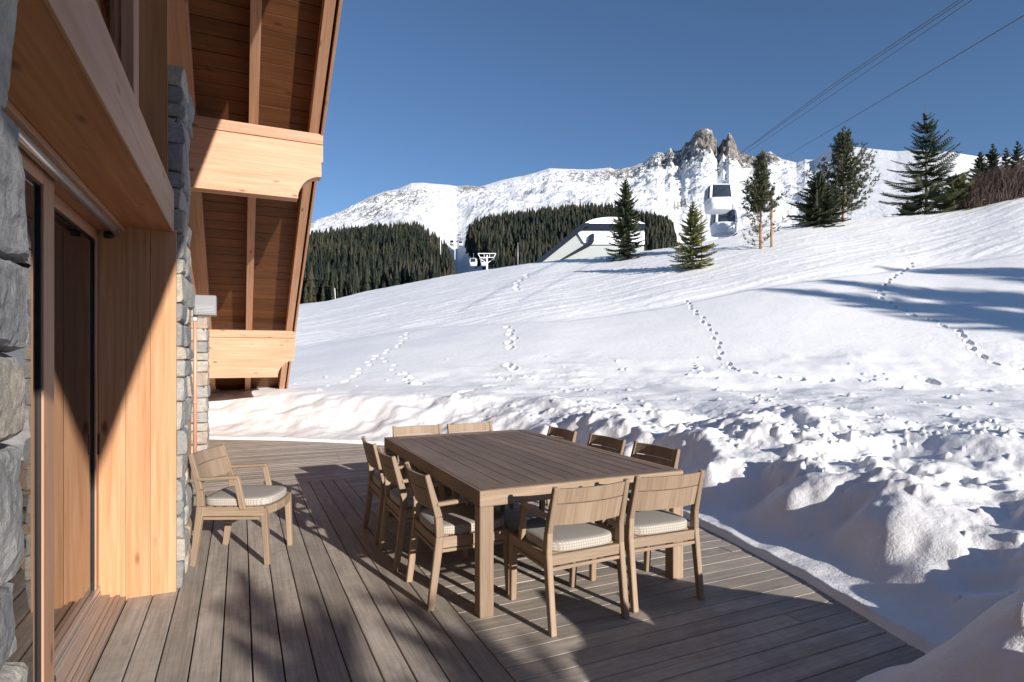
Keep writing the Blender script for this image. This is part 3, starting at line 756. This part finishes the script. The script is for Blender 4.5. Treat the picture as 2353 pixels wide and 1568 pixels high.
# ------------------------------------------------------------------ furniture
def make_chair():
    """local: origin on floor, +Y is forward (the way a sitter faces)"""
    t=empty('armchair')
    w,dp_=.54,.54; hw=w/2
    for s in(-1,1):
        m=MB(); x=s*(hw-.02)
        # back leg: raked up to the seat, then leaning back
        m.bar((x,-.285,0),(x,-.225,.44),.036,.040,up=(0,1,0),h2=.052,w2=.036)
        m.bar((x,-.225,.44),(x*.985,-.232,.56),.036,.052,up=(0,1,0),h2=.046)
        m.bar((x*.985,-.232,.56),(x*.97,-.305,.825),.036,.046,up=(0,1,0),h2=.030,w2=.030)
        m.build('leg','teak',t,.004)
        m=MB(); m.bar((s*(hw-.045),.255,0),(s*(hw-.040),.232,.425),.036,.038,up=(0,1,0),w2=.044,h2=.046); m.build('leg','teak',t,.004)
        # armrest and its post
        m=MB(); m.bar((x,-.245,.640),(s*(hw-.018),.055,.655),.042,.024,rnd=.5); m.build('armrest','teak',t,.006)
        m=MB(); m.bar((s*(hw-.018),.038,.645),(s*(hw-.018),.085,.42),.028,.042,up=(0,1,0)); m.build('arm_support','teak',t,.004)
    m=MB()
    for s in(-1,1):
        m.bar((s*(hw-.025),-.235,.400),(s*(hw-.03),.235,.400),.026,.066)
    m.bar((-hw+.03,-.235,.400),(hw-.03,-.235,.400),.026,.060)
    # bowed front rail
    pts=[(-hw+.045,.240),(-.13,.268),(0,.277),(.13,.268),(hw-.045,.240)]
    for a,b in zip(pts[:-1],pts[1:]): m.bar((a[0],a[1],.402),(b[0],b[1],.402),.026,.062,rnd=.5)
    for k in range(6): m.box((0,-.18+k*.075,.428),(w-.09,.045,.014))
    m.build('seat_frame','teak',t,.004)
    m=MB()
    for s in(-1,1): m.bar((s*(hw-.025),-.21,.350),(s*(hw-.03),.20,.350),.018,.020)
    m.bar((-hw+.03,-.243,.352),(hw-.03,-.243,.352),.018,.020); m.build('stretcher','teak',t,.003)
    # back: two wide curved boards
    m=MB(); n=10
    for (z0,z1) in ((.60,.725),(.731,.815)):
        rr=random.uniform(.4,.6)
        for k in range(n):
            a=-1+2*k/n; b=-1+2*(k+1)/n
            def pt(s,z,o):
                yy=-.232-.073*(z-.56)/.265-.035*(1-s*s)+o
                return (s*(hw-.042),yy,z)
            m.hexa([pt(a,z0,-.009),pt(b,z0,-.009),pt(b,z0,.009),pt(a,z0,.009),pt(a,z1,-.009),pt(b,z1,-.009),pt(b,z1,.009),pt(a,z1,.009)],(2*(hw)/n,.018,z1-z0),rr)
            # keep the grain running on across the pieces
            for q in range(6): m.uv[-1-q]=[(u_+0,v_) for u_,v_ in m.uv[-1-q]]
    m.build('backrest','teak',t,.0)
    # cushion
    m=MB(); nx,ny=14,14
    def cz(x,y): return .500+.010*math.cos(x/.25*1.2)*math.cos(y/.25*1.2)-.012*max(0,(abs(x)-.21)/.03)**2*.3
    def outline(k,N=48):
        th=2*math.pi*k/N; c,s_=math.cos(th),math.sin(th); p=5
        r=(abs(c)**p+abs(s_)**p)**(-1/p); X=r*c*.232; Y=r*s_*.242
        if Y>0: Y+=.03*(1-(X/.232)**2)*(Y/.242)
        return X,Y
    N=48; rings=[(.455,.93),(.448,.985),(.452,1.0),(.462,1.005),(.488,1.005),(.497,.995),(.503,.97),(.507,.85),(.510,.5),(.511,.0)]
    base=len(m.v)
    for z,sc in rings:
        for k in range(N):
            X,Y=outline(k); m.v.append((X*sc,Y*sc-.0,z-.012))
    for i in range(len(rings)-1):
        for k in range(N):
            k2=(k+1)%N; m.f.append((base+i*N+k,base+i*N+k2,base+(i+1)*N+k2,base+(i+1)*N+k)); m.uv.append([(0,0)]*4); m.r.append(.5); m.sm.append(True)
    m.f.append(tuple(base+k for k in reversed(range(N)))); m.uv.append([(0,0)]*N); m.r.append(.5); m.sm.append(False)
    m.build('cushion','cushion',t,0)
    return t
proto=make_chair()
CH=[ # x,y of chair centre, heading of the sitter (deg from +Y, ccw), label
 (1.808,3.150,2,'teak armchair at the near table end, left of the pair, its back to the viewer'),
 (2.427,3.195,-2,'teak armchair at the near table end, right of the pair, nearest the snow bank'),
 (1.335,3.71,-90,'teak armchair on the house side of the table, closest to the near table leg'),
 (1.305,4.455,-90,'teak armchair on the house side of the table, middle of three'),
 (1.305,5.11,-90,'teak armchair on the house side of the table, farthest of three'),
 (2.77,3.83,94,'teak armchair on the snow side of the table, nearest of three, dark slatted back'),
 (2.70,4.44,92,'teak armchair on the snow side of the table, middle of three'),
 (2.62,5.12,90,'teak armchair on the snow side of the table, farthest of three, smallest in view'),
 (1.68,5.70,180,'teak armchair at the far table end, left one with sunlit top rail'),
 (2.27,5.68,182,'teak armchair at the far table end, right one with sunlit top rail'),
]
for i,(x,y,a,lb_) in enumerate(CH):
    o=proto if i==0 else copy_tree(proto)
    o.location=(x,y,0); o.rotation_euler=(0,0,R(a)); tag(o,lb_,'chair','teak armchairs round the table')
lone=copy_tree(proto); lone.location=(.045,5.03,0); lone.rotation_euler=(0,0,R(-114.5))
tag(lone,'teak armchair standing alone by the stone pillar, turned away from the house wall','chair','teak armchairs on the deck'); lone['group']='teak armchairs round the table'
TX0,TX1,TY0,TY1,TH_=1.28,2.805,3.22,5.755,.752
tb=empty('dining_table',((TX0+TX1)/2,(TY0+TY1)/2,0),0,'long weathered teak table with plank top and square legs, on the deck','table')
hx,hy=(TX1-TX0)/2,(TY1-TY0)/2
m=MB()
fw=.085
for s in(-1,1):
    m.box((s*(hx-.022-fw/2),0,TH_-.015),(fw,2*hy-.044,.030)); m.box((0,s*(hy-.022-fw/2),TH_-.015),(2*hx-2*fw-.046,fw,.030))
n=12; wI=2*hx-2*fw-.044
for k in range(n): m.box((-wI/2+(k+.5)*wI/n,0,TH_-.0165),(wI/n-.0035,2*hy-2*fw-.047,.027))
m.build('tabletop','table_teak',tb,.002)
m=MB()
for s in(-1,1):
    m.box((s*(hx-.0105),0,TH_-.048),(.021,2*hy-.043,.094)); m.box((0,s*(hy-.0105),TH_-.048),(2*hx,.021,.094))
m.build('apron','teak',tb,.003)
for sx in(-1,1):
    for sy in(-1,1):
        m=MB(); m.box((sx*(hx-.0445),sy*(hy-.0445),(TH_-.096)/2),(.089,.089,TH_-.096)); m.build('leg','teak',tb,.004)
# ------------------------------------------------------------------ trees
def needles_branch(mb,p,d,L,up_,rnd,tw=.16,dens=9,droop=.15,wid=.030,fine=1.0):
    """branch with flat sprays either side; d unit direction, L length"""
    d=Vector(d).normalized(); side=d.cross(Vector((0,0,1)))
    if side.length<.1: side=Vector((1,0,0))
    side.normalize(); n=max(4,int(L*dens)); prev=Vector(p)
    pts=[]
    for i in range(n+1):
        t=i/n; q=Vector(p)+d*L*t+Vector((0,0,1))*(up_*L*t*t-droop*L*t*(1-t)); pts.append(q)
    for i in range(1,n+1):
        t=i/n; q=pts[i]; ax=(pts[i]-pts[i-1]).normalized()
        # axis spray
        w=wid*1.0
        mb.poly([pts[i-1]-side*w,pts[i-1]+side*w,q+side*w*.8,q-side*w*.8],None,min(1,max(0,rnd+random.uniform(-.2,.2))))
        l=tw*L*(1.05-t*.75)*random.uniform(.75,1.2)
        for s in(-1,1):
            tip=q+side*s*l+ax*l*.75+Vector((0,0,random.uniform(-.12,.06)*l))
            dd=(tip-q); nn=dd.cross(Vector((0,0,1))).normalized()*wid*.9
            a=q+nn; b=q-nn; r_=min(1,max(0,rnd+random.uniform(-.3,.3)))
            mid=q+dd*.55
            mb.poly([a,mid+nn*1.15,tip,mid-nn*1.15,b],None,r_)
            v_=Vector((0,0,wid*.8)); mb.poly([q+v_,mid+v_,tip,mid-v_,q-v_],None,r_)
def conifer(name,loc,h,rad,seed,mat='needles',label='',group='young conifers on the slope',bare=.08,powr=.8,whorl=.30,up_=.12,per=6,tw=.32,wid=.03,lean=0,trunk='bark',cat='tree',leader=.08,gap=.0,asym=0.0,d0=.0,droop=.15):
    rnd=random.Random(seed); st=random.getstate(); random.seed(seed)
    t=empty(name,loc,0,label,cat,group)
    m=MB(); n=7; pts=[Vector((lean*h*(i/n)+rnd.uniform(-.01,.01)*h*.5,0,-.15+(h+.15)*i/n)) for i in range(n+1)]
    m.tube(pts,[max(.012,h*.013*(1-i/n)+.008) for i in range(n+1)],7); m.build('trunk',trunk,t,0)
    c=MB(); z=h*bare
    while z<h*(1-leader*.3):
        t_=z/h; Lr=rad*(1-t_)**powr*(1-.25*max(0,(.18-t_)/.18))
        k=per if t_<.85 else max(3,per-2); a0=rnd.uniform(0,6.28)
        for j in range(k):
            if rnd.random()<gap: continue
            a=a0+j*6.283/k+rnd.uniform(-.3,.3); L=max(.08,Lr*rnd.uniform(.58,1.25)*(1+asym*math.cos(a-d0)))
            el=-.18+.75*t_+rnd.uniform(-.1,.1)
            base=Vector((lean*z,0,z+rnd.uniform(-.05,.05)))
            needles_branch(c,base,(math.cos(a)*math.cos(el),math.sin(a)*math.cos(el),math.sin(el)),L,up_,rnd.uniform(.1,.9),tw,max(7,9/max(L,.6)),droop,wid)
        z+=whorl*(1.15-.55*t_)*rnd.uniform(.8,1.2)
    c.build('crown',mat,t,0,fix=False)
    random.setstate(st); return t
def pine(name,loc,h,seed,label,group,spread=.34,mat='needles_pine',bare=.3,lop=0):
    rnd=random.Random(seed); st=random.getstate(); random.seed(seed)
    t=empty(name,loc,0,label,'tree',group)
    m=MB(); n=8; bend=[rnd.uniform(-.012,.012)*h for _ in range(n+1)]
    pts=[Vector((bend[i]*.6,0,-.15+(h+.1)*i/n)) for i in range(n+1)]
    m.tube(pts,[h*.014*(1-i/n)+.018 for i in range(n+1)],8)
    c=MB(); z=h*.05
    while z<h*.97:
        t_=z/h; k=rnd.choice((3,4,5)); a0=rnd.uniform(0,6.28)
        for j in range(k):
            a=a0+j*6.283/k+rnd.uniform(-.5,.5)
            L=h*spread*(.55+.5*math.sin(min(1,t_*1.35)*math.pi))*rnd.uniform(.55,1.1)*(1-.55*t_)
            if t_<bare and rnd.random()<.35: continue
            el=.15+.9*t_+rnd.uniform(-.15,.25)
            d=Vector((math.cos(a)*math.cos(el),math.sin(a)*math.cos(el),math.sin(el)))
            p=Vector((0,0,z)); q=p+d*L*.55+Vector((0,0,-.02*L)); e=q+d*L*.4+Vector((0,0,.22*L))
            m.tube([p,q,e],[.014+.006*(1-t_),.010,.006],4,cap=False)
            start=.35 if t_<bare else .15
            nt_=int(7+L*12) if t_>bare else int(1+L*2.5)
            for s in range(nt_):
                f=start+(1-start)*(s+rnd.random())/nt_
                o=(p+(q-p)*(f/.6)) if f<.6 else q+(e-q)*((f-.6)/.4)
                o=o+Vector((rnd.gauss(0,.05),rnd.gauss(0,.05),rnd.gauss(.02,.05)))*L
                rr_=rnd.random()
                for b in range(9):
                    dd=(d*rnd.uniform(.4,1.2)+Vector((rnd.gauss(0,.7),rnd.gauss(0,.7),rnd.gauss(.35,.5)))).normalized()*rnd.uniform(.12,.22)
                    nn=dd.cross(Vector((rnd.gauss(0,1),rnd.gauss(0,1),rnd.gauss(0,1)))).normalized()*.021
                    c.poly([o-nn,o+nn,o+dd+nn*.6,o+dd-nn*.6],None,min(1,max(0,rr_+rnd.uniform(-.2,.2))))
        z+=h*.035*rnd.uniform(.7,1.4)
    for b in range(30):
        o=Vector((0,0,h*(.93+.07*rnd.random()))); dd=Vector((rnd.gauss(0,.35),rnd.gauss(0,.35),1)).normalized()*.2
        nn=dd.cross(Vector((rnd.gauss(0,1),rnd.gauss(0,1),0.1))).normalized()*.014; c.poly([o-nn,o+nn,o+dd+nn*.5,o+dd-nn*.5],None,rnd.random())
    m.build('trunk','pine_bark',t,0); c.build('crown',mat,t,0,fix=False)
    random.setstate(st); return t
def slope_pos(u,v):
    p=hit(u,v,12,60); return p,(p.x*SA+p.y*CA)
def tree_at(u,vb,vtop,**k):
    p,Z=slope_pos(u,vb); h=(vb-vtop)/F*Z; return p,h,Z
G='young conifers on the brow of the slope'
p,h,Z=tree_at(1438,597,411); conifer('fir_tree',p,h,h*.25,3,'needles','dark narrow fir with ragged crown in front of the lift station',G,.02,.62,.22,.05,8,.40,.04,gap=.10,droop=.3)
p,h,Z=tree_at(1592,620,458); conifer('fir_tree',p,h,h*.37,5,'needles_bright','small bright green fir with pale leader, lowest on the slope',G,.07,.85,.24,.1,8,.40,.032,leader=.2)
sp=empty('tree_stake',slope_pos(1612,616)[0],0,'thin wooden stake beside the small bright green fir','stake')
m=MB(); m.tube([(0,0,-.2),(.01,0,1.3),(-.03,0,3.3)],.035,8); m.build('pole','stake',sp,0)
p,h,Z=tree_at(1748,572,364); pine('pine_tree',p,h,9,'loose pine with bare orange trunk beside the tall wooden post',G,.36,bare=.35)
pp,_=slope_pos(1773,568); wp=empty('wooden_post',pp,0,'tall pale wooden post standing right of the loose pine','post')
hp=(568-440)/F*(pp.x*SA+pp.y*CA); m=MB(); m.tube([(0,0,-.2),(.01,0,hp*.6),(0,0,hp)],[.085,.08,.075],10); m.build('pole','stake',wp,0)
p,h,Z=tree_at(1882,518,396); conifer('fir_tree',p,h,h*.56,12,'needles','low dark bushy spruce leaning on the taller pine',G,.0,.75,.24,.05,9,.36,.045)
p,h,Z=tree_at(1937,510,313); pine('pine_tree',p,h,14,'tall dense grey green pine with upswept boughs behind the dark spruce',G,.52,bare=.10)
p,h,Z=tree_at(2128,491,240); conifer('fir_tree',p,h,h*.40,21,'needles','tallest fir on the slope with long bare pale leader',G,.02,.95,.46,.16,7,.34,.036,leader=.30,gap=.12)
p,h,Z=tree_at(2085,494,385); conifer('fir_tree',p,h,h*.46,23,'needles','small dark fir tucked against the left foot of the tallest fir',G,.0,.7,.28,.1,8,.38,.042)
p,h,Z=tree_at(2198,482,404); conifer('fir_tree',p,h,h*.70,25,'needles_bright','low yellow green fir between the tallest fir and the brown thicket',G,.0,.6,.26,.1,9,.34,.042)
G2='spruces behind the brown thicket'
for i,(u,vt_,lb_) in enumerate([(2252,345,'dark spruce behind the thicket, leftmost of the row'),(2281,328,'dark spruce behind the thicket, slender and tallest of the row'),(2312,338,'dark spruce behind the thicket, second from the photo edge'),(2338,322,'dark spruce behind the thicket, at the right photo edge')]):
    p,Z=slope_pos(min(u,2353),462); d_=Vector((p.x,p.y,0)).normalized()*6; q=Vector((p.x,p.y,0))+d_; q.z=gz(q.x,q.y)
    Zq=q.x*SA+q.y*CA; h=CAMH+(HOR-vt_)/F*Zq-q.z
    conifer('spruce_tree',q,h,h*.27,40+i,'needles',lb_,G2,.0,.8,.32,.05,8,.36,.055)
# brown thicket of bare shrubs
def shrub(loc,h,w_,seed,label):
    st=random.getstate(); random.seed(seed); t=empty('shrub',loc,0,label,'shrub','bare brown shrubs of the thicket')
    m=MB()
    for k in range(900):
        x=random.gauss(0,w_*.5); y=random.gauss(0,w_*.4); hh=h*random.uniform(.35,1.05)*max(.25,1-(abs(x)/w_)**2*.45)
        p=Vector((x*.75,y*.75,-.1)); q=p+Vector((random.gauss(0,.22),random.gauss(0,.22),1))*hh*.5; e=q+Vector((random.gauss(0,.4),random.gauss(0,.4),1))*hh*.5
        n_=Vector((random.gauss(0,1),random.gauss(0,1),0)).normalized()*.011
        r_=random.random(); m.poly([p-n_,p+n_,q+n_,q-n_],None,r_); m.poly([q-n_,q+n_,e+n_*.3,e-n_*.3],None,r_)
        for s_ in range(6):
            a=p+(e-p)*random.uniform(.3,.95); b=a+Vector((random.gauss(0,.4),random.gauss(0,.4),random.uniform(.1,.6)))*hh*.3
            m.poly([a-n_*.7,a+n_*.7,b],None,r_)
    m.build('branches','twigs',t,0,fix=False); random.setstate(st); return t
for i,(u,v,h,lb_) in enumerate([(2235,474,2.3,'bare brown shrub, leftmost of the thicket by the yellow green fir'),(2270,466,2.6,'bare brown shrub, second of the thicket from the left'),(2306,458,2.8,'bare brown shrub, third of the thicket from the left'),(2342,450,3.0,'bare brown shrub, at the right photo edge')]):
    p,Z=slope_pos(u,v+3); shrub(p,h,1.3,60+i,lb_)
# trees out of frame whose shade falls into the picture
conifer('fir_tree',(2.95,-6.8,0),3.5,1.0,70,'needles','fir behind the terrace whose shade lies on the deck boards','firs behind the terrace',.05,.60,.26,.1,7,.36,.055)
conifer('fir_tree',(3.72,-7.0,0),3.35,.95,71,'needles','second fir behind the terrace, farther from the house','firs behind the terrace',.05,.60,.26,.1,7,.36,.055)
for i,(u,v,Ld,wd) in enumerate([(1700,667,48,.30),(1830,645,52,.32),(2010,612,50,.34),(2130,672,44,.42),(2260,640,52,.42)]):
    T=hit(u,v,12,60); x=T.x+sd.x/math.cos(EL)*Ld; y=T.y+sd.y/math.cos(EL)*Ld; z=gz(x,y); h=T.z+Ld*math.tan(EL)-z
    print('SHADE',u,v,T,x,y,z,h)
    if h>2: conifer('spruce_tree',(x,y,z),h,h*wd,80+i,'needles',['tall spruce right of the view shading the smooth slope','spruce right of the view, second of the shading row','spruce right of the view, third of the shading row','spruce right of the view, fourth of the shading row','spruce right of the view, last of the shading row'][i],'spruces right of the view',.02,.8,.6,.05,9,.36,.13)
# ------------------------------------------------------------------ the woods (one mass each)
def wood_mass(name,label,ulist,vtop,seed,n,zmin=250,zmax=790,lim=((0,0),(1,0)),lim_v0=0):
    rg=np.random.default_rng(seed)
    # one tree: ragged stacked skirts
    protos=[]
    for q in range(6):
        V=[];Fc=[];
        L=7; m_=7
        for i in range(L):
            zt=1-.02-(i)/L*.92; zb=zt-.24-.04*rg.random(); r=(.03+.125*((i+1)/L)**.85)
            a0=rg.random()*6.28
            for k in range(m_):
                a=a0+k*6.283/m_; w=6.283/m_*.62; rr=r*rg.uniform(.7,1.25)
                b=len(V)
                V+= [(0.01*math.cos(a),.01*math.sin(a),zt),(rr*math.cos(a-w),rr*math.sin(a-w),zb+rg.uniform(-.02,.03)),(rr*1.15*math.cos(a),rr*1.15*math.sin(a),zb-.02)]
                V+= [(0.01*math.cos(a),.01*math.sin(a),zt),(rr*1.15*math.cos(a),rr*1.15*math.sin(a),zb-.02),(rr*math.cos(a+w),rr*math.sin(a+w),zb+rg.uniform(-.02,.03))]
                Fc+=[(b,b+1,b+2),(b+3,b+4,b+5)]
        protos.append((np.array(V),np.array(Fc)))
    P=[]
    tries=0
    while len(P)<n and tries<n*6:
        tries+=1
        Zt=zmin+(zmax-zmin)*rg.random()**.8
        u=rg.uniform(ulist[0],ulist[1]); vt_=np.interp(u,[a for a,b in vtop],[b for a,b in vtop])
        p=(u-CX)/F; x=Zt*(SA+CA*p); y=Zt*(CA-SA*p)
        h_,uu,zz,vr,zr=base_h(np.array([x]),np.array([y])); g=float(h_[0])
        th=rg.uniform(9,17)+(6 if rg.random()<.22 else 0)
        if 1056<u<1260: th*=1.15
        vtip=HOR-(g+th-CAMH)/Zt*F
        if vtip<vt_+7*float(fbm(np.array([u/28.]),np.array([seed*3.3]),3,91)[0])+rg.uniform(-4,7): continue
        vb_=HOR-(g-CAMH)/Zt*F
        if vb_>lim_v0 and u+rg.normal(0,4)<np.interp(vb_,[q[0] for q in lim],[q[1] for q in lim]): continue
        P.append((x,y,g-.5,th,rg.uniform(.75,1.2)))
    VV=[];FF=[];RRR=[];off=0
    patch=[fbm(np.array([q[0]/70]),np.array([q[1]/70]),2,9)[0] for q in P]
    for (x,y,g,th,fat),pc in zip(P,patch):
        V,Fc=protos[int(rg.integers(0,6))]; a=rg.random()*6.28; c,s=math.cos(a),math.sin(a)
        X=(V[:,0]*c-V[:,1]*s)*th*fat+x; Y=(V[:,0]*s+V[:,1]*c)*th*fat+y; Zc=V[:,2]*th+g
        VV.append(np.stack([X,Y,Zc],1)); FF.append(Fc+off); off+=len(V)
        RRR.append(np.clip(np.full(len(Fc),.42+pc*1.3+rg.normal(0,.24))+rg.normal(0,.12,len(Fc)),0,1))
    o=np_mesh(name,np.concatenate(VV),np.concatenate(FF),'needles_far',None,False,None,{'rnd':np.concatenate(RRR)})
    tag(o,label,'wood',None,'stuff'); return o
wood_mass('conifer_wood','dark conifer wood left of the blue shaded piste, seen past the eave',(560,1050),[(560,560),(690,532),(800,517),(900,508),(960,507),(1000,528),(1030,562),(1044,600),(1050,640)],1,4300)
wood_mass('conifer_wood','dark conifer wood behind the lift station, right of the shaded piste',(1056,1556),[(1056,545),(1064,520),(1090,495),(1150,482),(1200,480),(1300,466),(1400,462),(1480,482),(1520,485),(1545,498),(1556,540)],2,5200,lim=((520,1058),(560,1068),(590,1090),(640,1128)))
# few distant trees on the open slope
for i,(u,v,Zt) in enumerate([(1550,478,820),(1558,476,820),(1566,472,820),(1574,470,820)]):
    P_=at(u,v,Zt); conifer('spruce_tree',P_-Vector((0,0,2)),11,3.4,90+i,'needles','tiny dark spruce in the clump on the white slope above the small fir','spruces in the clump on the white slope',.0,.8,1.6,.05,6,.3,.3)
# ------------------------------------------------------------------ lift: cabins, cables, pylons, station
def cabin():
    """local: origin at floor centre, x along the cable, 2.0 wide"""
    t=empty('gondola_cabin')
    m=MB()
    def ring(z,hx,hy,n=28,p=4.5):
        return [(hx*math.copysign(abs(math.cos(a))**(2/p),math.cos(a)),hy*math.copysign(abs(math.sin(a))**(2/p),math.sin(a)),z) for a in [2*math.pi*k/n for k in range(n)]]
    prof=[(0,.80,.74),(.05,.92,.86),(.12,.97,.90),(.5,1.03,.95),(.52,1.05,.965),(.58,1.05,.965),(.60,1.035,.955),(.95,1.05,.965)]
    prof2=[(1.95,.92,.86),(2.08,.80,.74),(2.15,.45,.40),(2.17,.01,.01)]
    def skin(mb,pr,sm=True):
        rs=[ring(*q) for q in pr]; b=len(mb.v); n=28
        for r_ in rs: mb.v+=r_
        for i in range(len(rs)-1):
            for k in range(n):
                k2=(k+1)%n; mb.f.append((b+i*n+k,b+i*n+k2,b+(i+1)*n+k2,b+(i+1)*n+k)); mb.uv.append([(0,0)]*4); mb.r.append(.5); mb.sm.append(sm)
    skin(m,[(0,.01,.01)]+prof); skin(m,prof2)
    # corner posts between the windows
    for sx in(-1,1):
        for sy in(-1,1): m.bar((sx*.92,sy*.84,.92),(sx*.80,sy*.75,1.98),.16,.16,up=(1,0,0))
    for s in(-1,1):
        for q in (-.3,.3): m.bar((q,s*.975,.92),(q*.9,s*.87,1.98),.06,.05,up=(1,0,0))
    m.build('shell','cabin_paint',t,0)
    g=MB(); skin(g,[(.94,1.03,.945),(1.96,.90,.84)]); g.build('windows','cabin_glass',t,0)
    d=MB()
    for s in(-.42,.42):
        d.bar((s,-.99,.12),(s*.95,-.985,.90),.02,.03,up=(1,0,0)); 
    d.box((0,-.96,.02),(1.3,.10,.07)); d.build('door_trim','station_dark',t,0)
    h=MB(); h.tube([(0,0,2.15),(0,0,2.4),(.14,0,2.8),(.12,.0,3.3),(0,0,3.42)],.04,8); h.box((0,0,2.22),(.8,.18,.10)); h.box((0,0,3.45),(.6,.12,.12)); h.build('hanger','steel',t,0)
    return t
cab=cabin()
def place_cabin(o,u,v,Z,rz,sc,label,group):
    o.location=at(u,v,Z); o.rotation_euler=(0,0,rz); o.scale=(sc,sc,sc); tag(o,label,'gondola',group)
CZ=44
place_cabin(cab,1650,488,CZ,R(62),.93,'large white gondola cabin with dark windows hanging from the near cable','cable cars of the lift')
c2=copy_tree(cab); place_cabin(c2,1662,541,52,R(62),1.02,'white gondola cabin half hidden, directly below the large one','cable cars of the lift')
far=[(1088,612,250,'tiny white gondola cabin left of the ladder headed pylon'),(1113,612,262,'tiny white gondola cabin seen behind the ladder headed pylon'),(1059,566,380,'tiny white gondola cabin high against the wood edge'),(1039,564,400,'faint tiny white gondola cabin beside the slim pylon')]
for u,v,Z,lb_ in far:
    c3=copy_tree(cab); place_cabin(c3,u,v,Z,R(60),1.55,lb_,'cable cars of the lift')
def cable(name,pts,rad,label):
    m=MB(); P=[at(*q) for q in pts]; Q=[]
    for i in range(len(P)-1):
        for k in range(10):
            t=k/10; Q.append(P[i].lerp(P[i+1],t))
    Q.append(P[-1]); m.tube(Q,rad,5); o=m.build(name,'cable',None,0); tag(o,label,'cable','cables of the lift'); return o
gx=1649; gv=390
cable('lift_cable',[(2262,-40,13),(2200,-5+8,15),(1915,194,24),(gx,gv,CZ),(1500,474,90)],.013,'uppermost of the three dark cables running from the top edge to the large cabin')
cable('lift_cable',[(2274,-42,13.3),(2212,2,15.3),(1922,196,24.3),(gx+2,gv,CZ)],.013,'middle one of the three dark cables running from the top edge to the large cabin')
cable('lift_cable',[(2300,-42,14),(2225,6,16),(1940,200,26),(1700,362,44),(1662,388,52)],.012,'thin lower cable running just under the pair towards the large cabin')
cable('lift_cable',[(2500,-52,14),(2353,36,17),(2080,199,27),(1805,360,60)],.018,'single dark cable from the right photo edge to the mountain skyline')
# pylons
def pylon(u,v0,v1,Z,wd,label,ladder=True):
    b=at(u,v0,Z); tp=at(u,v1,Z); h=tp.z-b.z
    t=empty('lift_pylon',b-Vector((0,0,2)),-A,label,'pylon','pylons of the lift')
    m=MB(); m.tube([(0,0,0),(0,0,h+2-.6)],[.42,.30],12); m.build('mast','cabin_paint',t,0)
    m=MB(); z=h+2
    m.box((0,0,z),(wd,.5,.22)); m.box((0,0,z-wd*.22),(wd*.78,.5,.22))
    for s in(-1,1):
        m.bar((s*wd*.5,0,z),(s*wd*.36,0,z-wd*.26),.25,.25,up=(0,1,0)); m.bar((s*wd*.36,0,z-wd*.30),(0,0,z-wd*.55),.22,.22,up=(0,1,0))
        m.bar((s*wd*.15,0,z),(s*wd*.15,0,z-wd*.2),.16,.16,up=(0,1,0))
    m.build('crossarm','cabin_paint',t,0)
    m=MB()
    for s in(-1,1): m.box((s*wd*.38,0,z-wd*.3),(.35,3.,.4))
    m.build('sheaves','steel',t,0); return t
pylon(1119,622,583,210,6.4,'white lift pylon with ladder shaped head standing behind the brow')
pylon(1045,590,537,390,9.5,'slim white lift pylon in the shaded clearing between the woods')
pylon(1012,590,528,480,10.0,'faint lift pylon farthest up the clearing between the woods')
pm=empty('slim_mast',at(1190,606,120)-Vector((0,0,1)),0,'thin grey mast against the dark wood left of the station','mast')
m=MB(); m.tube([(0,0,0),(0,0,(606-558)/F*120+1)],[.13,.08],8); m.build('pole','steel',pm,0)
p_,Z_=slope_pos(771,686); sm=empty('piste_marker',p_,0,'short white marker pole on the snow brow near the eave','marker pole')
m=MB(); m.tube([(0,0,-.2),(-.08,0,1.0)],.035,8); m.build('pole','cabin_paint',sm,0)
# station: sloping flank, curved snowy roof
ZS=82; st=empty('lift_station',at(1365,598,ZS)-Vector((0,0,2)),-A,'white lift station with curved snowy roof and sloping flank, half behind the brow','building')
def sx(u): return (u-1365)/F*ZS
def sz(v): return (598-v)/F*ZS+2
m=MB(); m.prism([(sx(1236),sz(604)),(sx(1236),sz(640)),(sx(1480),sz(640)),(sx(1480),sz(528)),(sx(1345),sz(528)),(sx(1338),sz(526))],'y',0,7); m.build('flank_wall','station_panel',st,0)
m=MB(); m.prism([(sx(1228),sz(606)),(sx(1338),sz(516)),(sx(1352),sz(516)),(sx(1352),sz(524)),(sx(1342),sz(526)),(sx(1240),sz(608))],'y',-.9,7.5); m.prism([(sx(1345),sz(517)),(sx(1480),sz(517)),(sx(1480),sz(529)),(sx(1340),sz(528))],'y',-.5,7.4); m.build('fascia','station_dark',st,0)
arc=[(sx(1340),sz(517))]
for k in range(13):
    t=k/12; arc.append((sx(1340+140*t),sz(517-15*math.sin(math.pi*t**.85)**.8)))
arc.append((sx(1480),sz(517)))
m=MB(); m.prism(arc,'y',-.8,8); m.build('roof','snow',st,0)
m=MB(); m.prism([(sx(1325),sz(534)),(sx(1480),sz(534)),(sx(1480),sz(563)),(sx(1352),sz(563)),(sx(1340),sz(558))],'y',-.35,0); m.build('upper_panel','cabin_paint',st,0)
m=MB(); m.prism([(sx(1352),sz(545)),(sx(1359),sz(539)),(sx(1364),sz(541)),(sx(1363),sz(558)),(sx(1357),sz(566)),(sx(1290),sz(600)),(sx(1283),sz(601)),(sx(1350),sz(560))],'y',-.75,-.36); m.build('shadow_strip','station_dark',st,0)  # dark strip standing in for a shadow cast across the station wall
# snow cover of the shaded clearing needs nothing more: it is the snow sheet
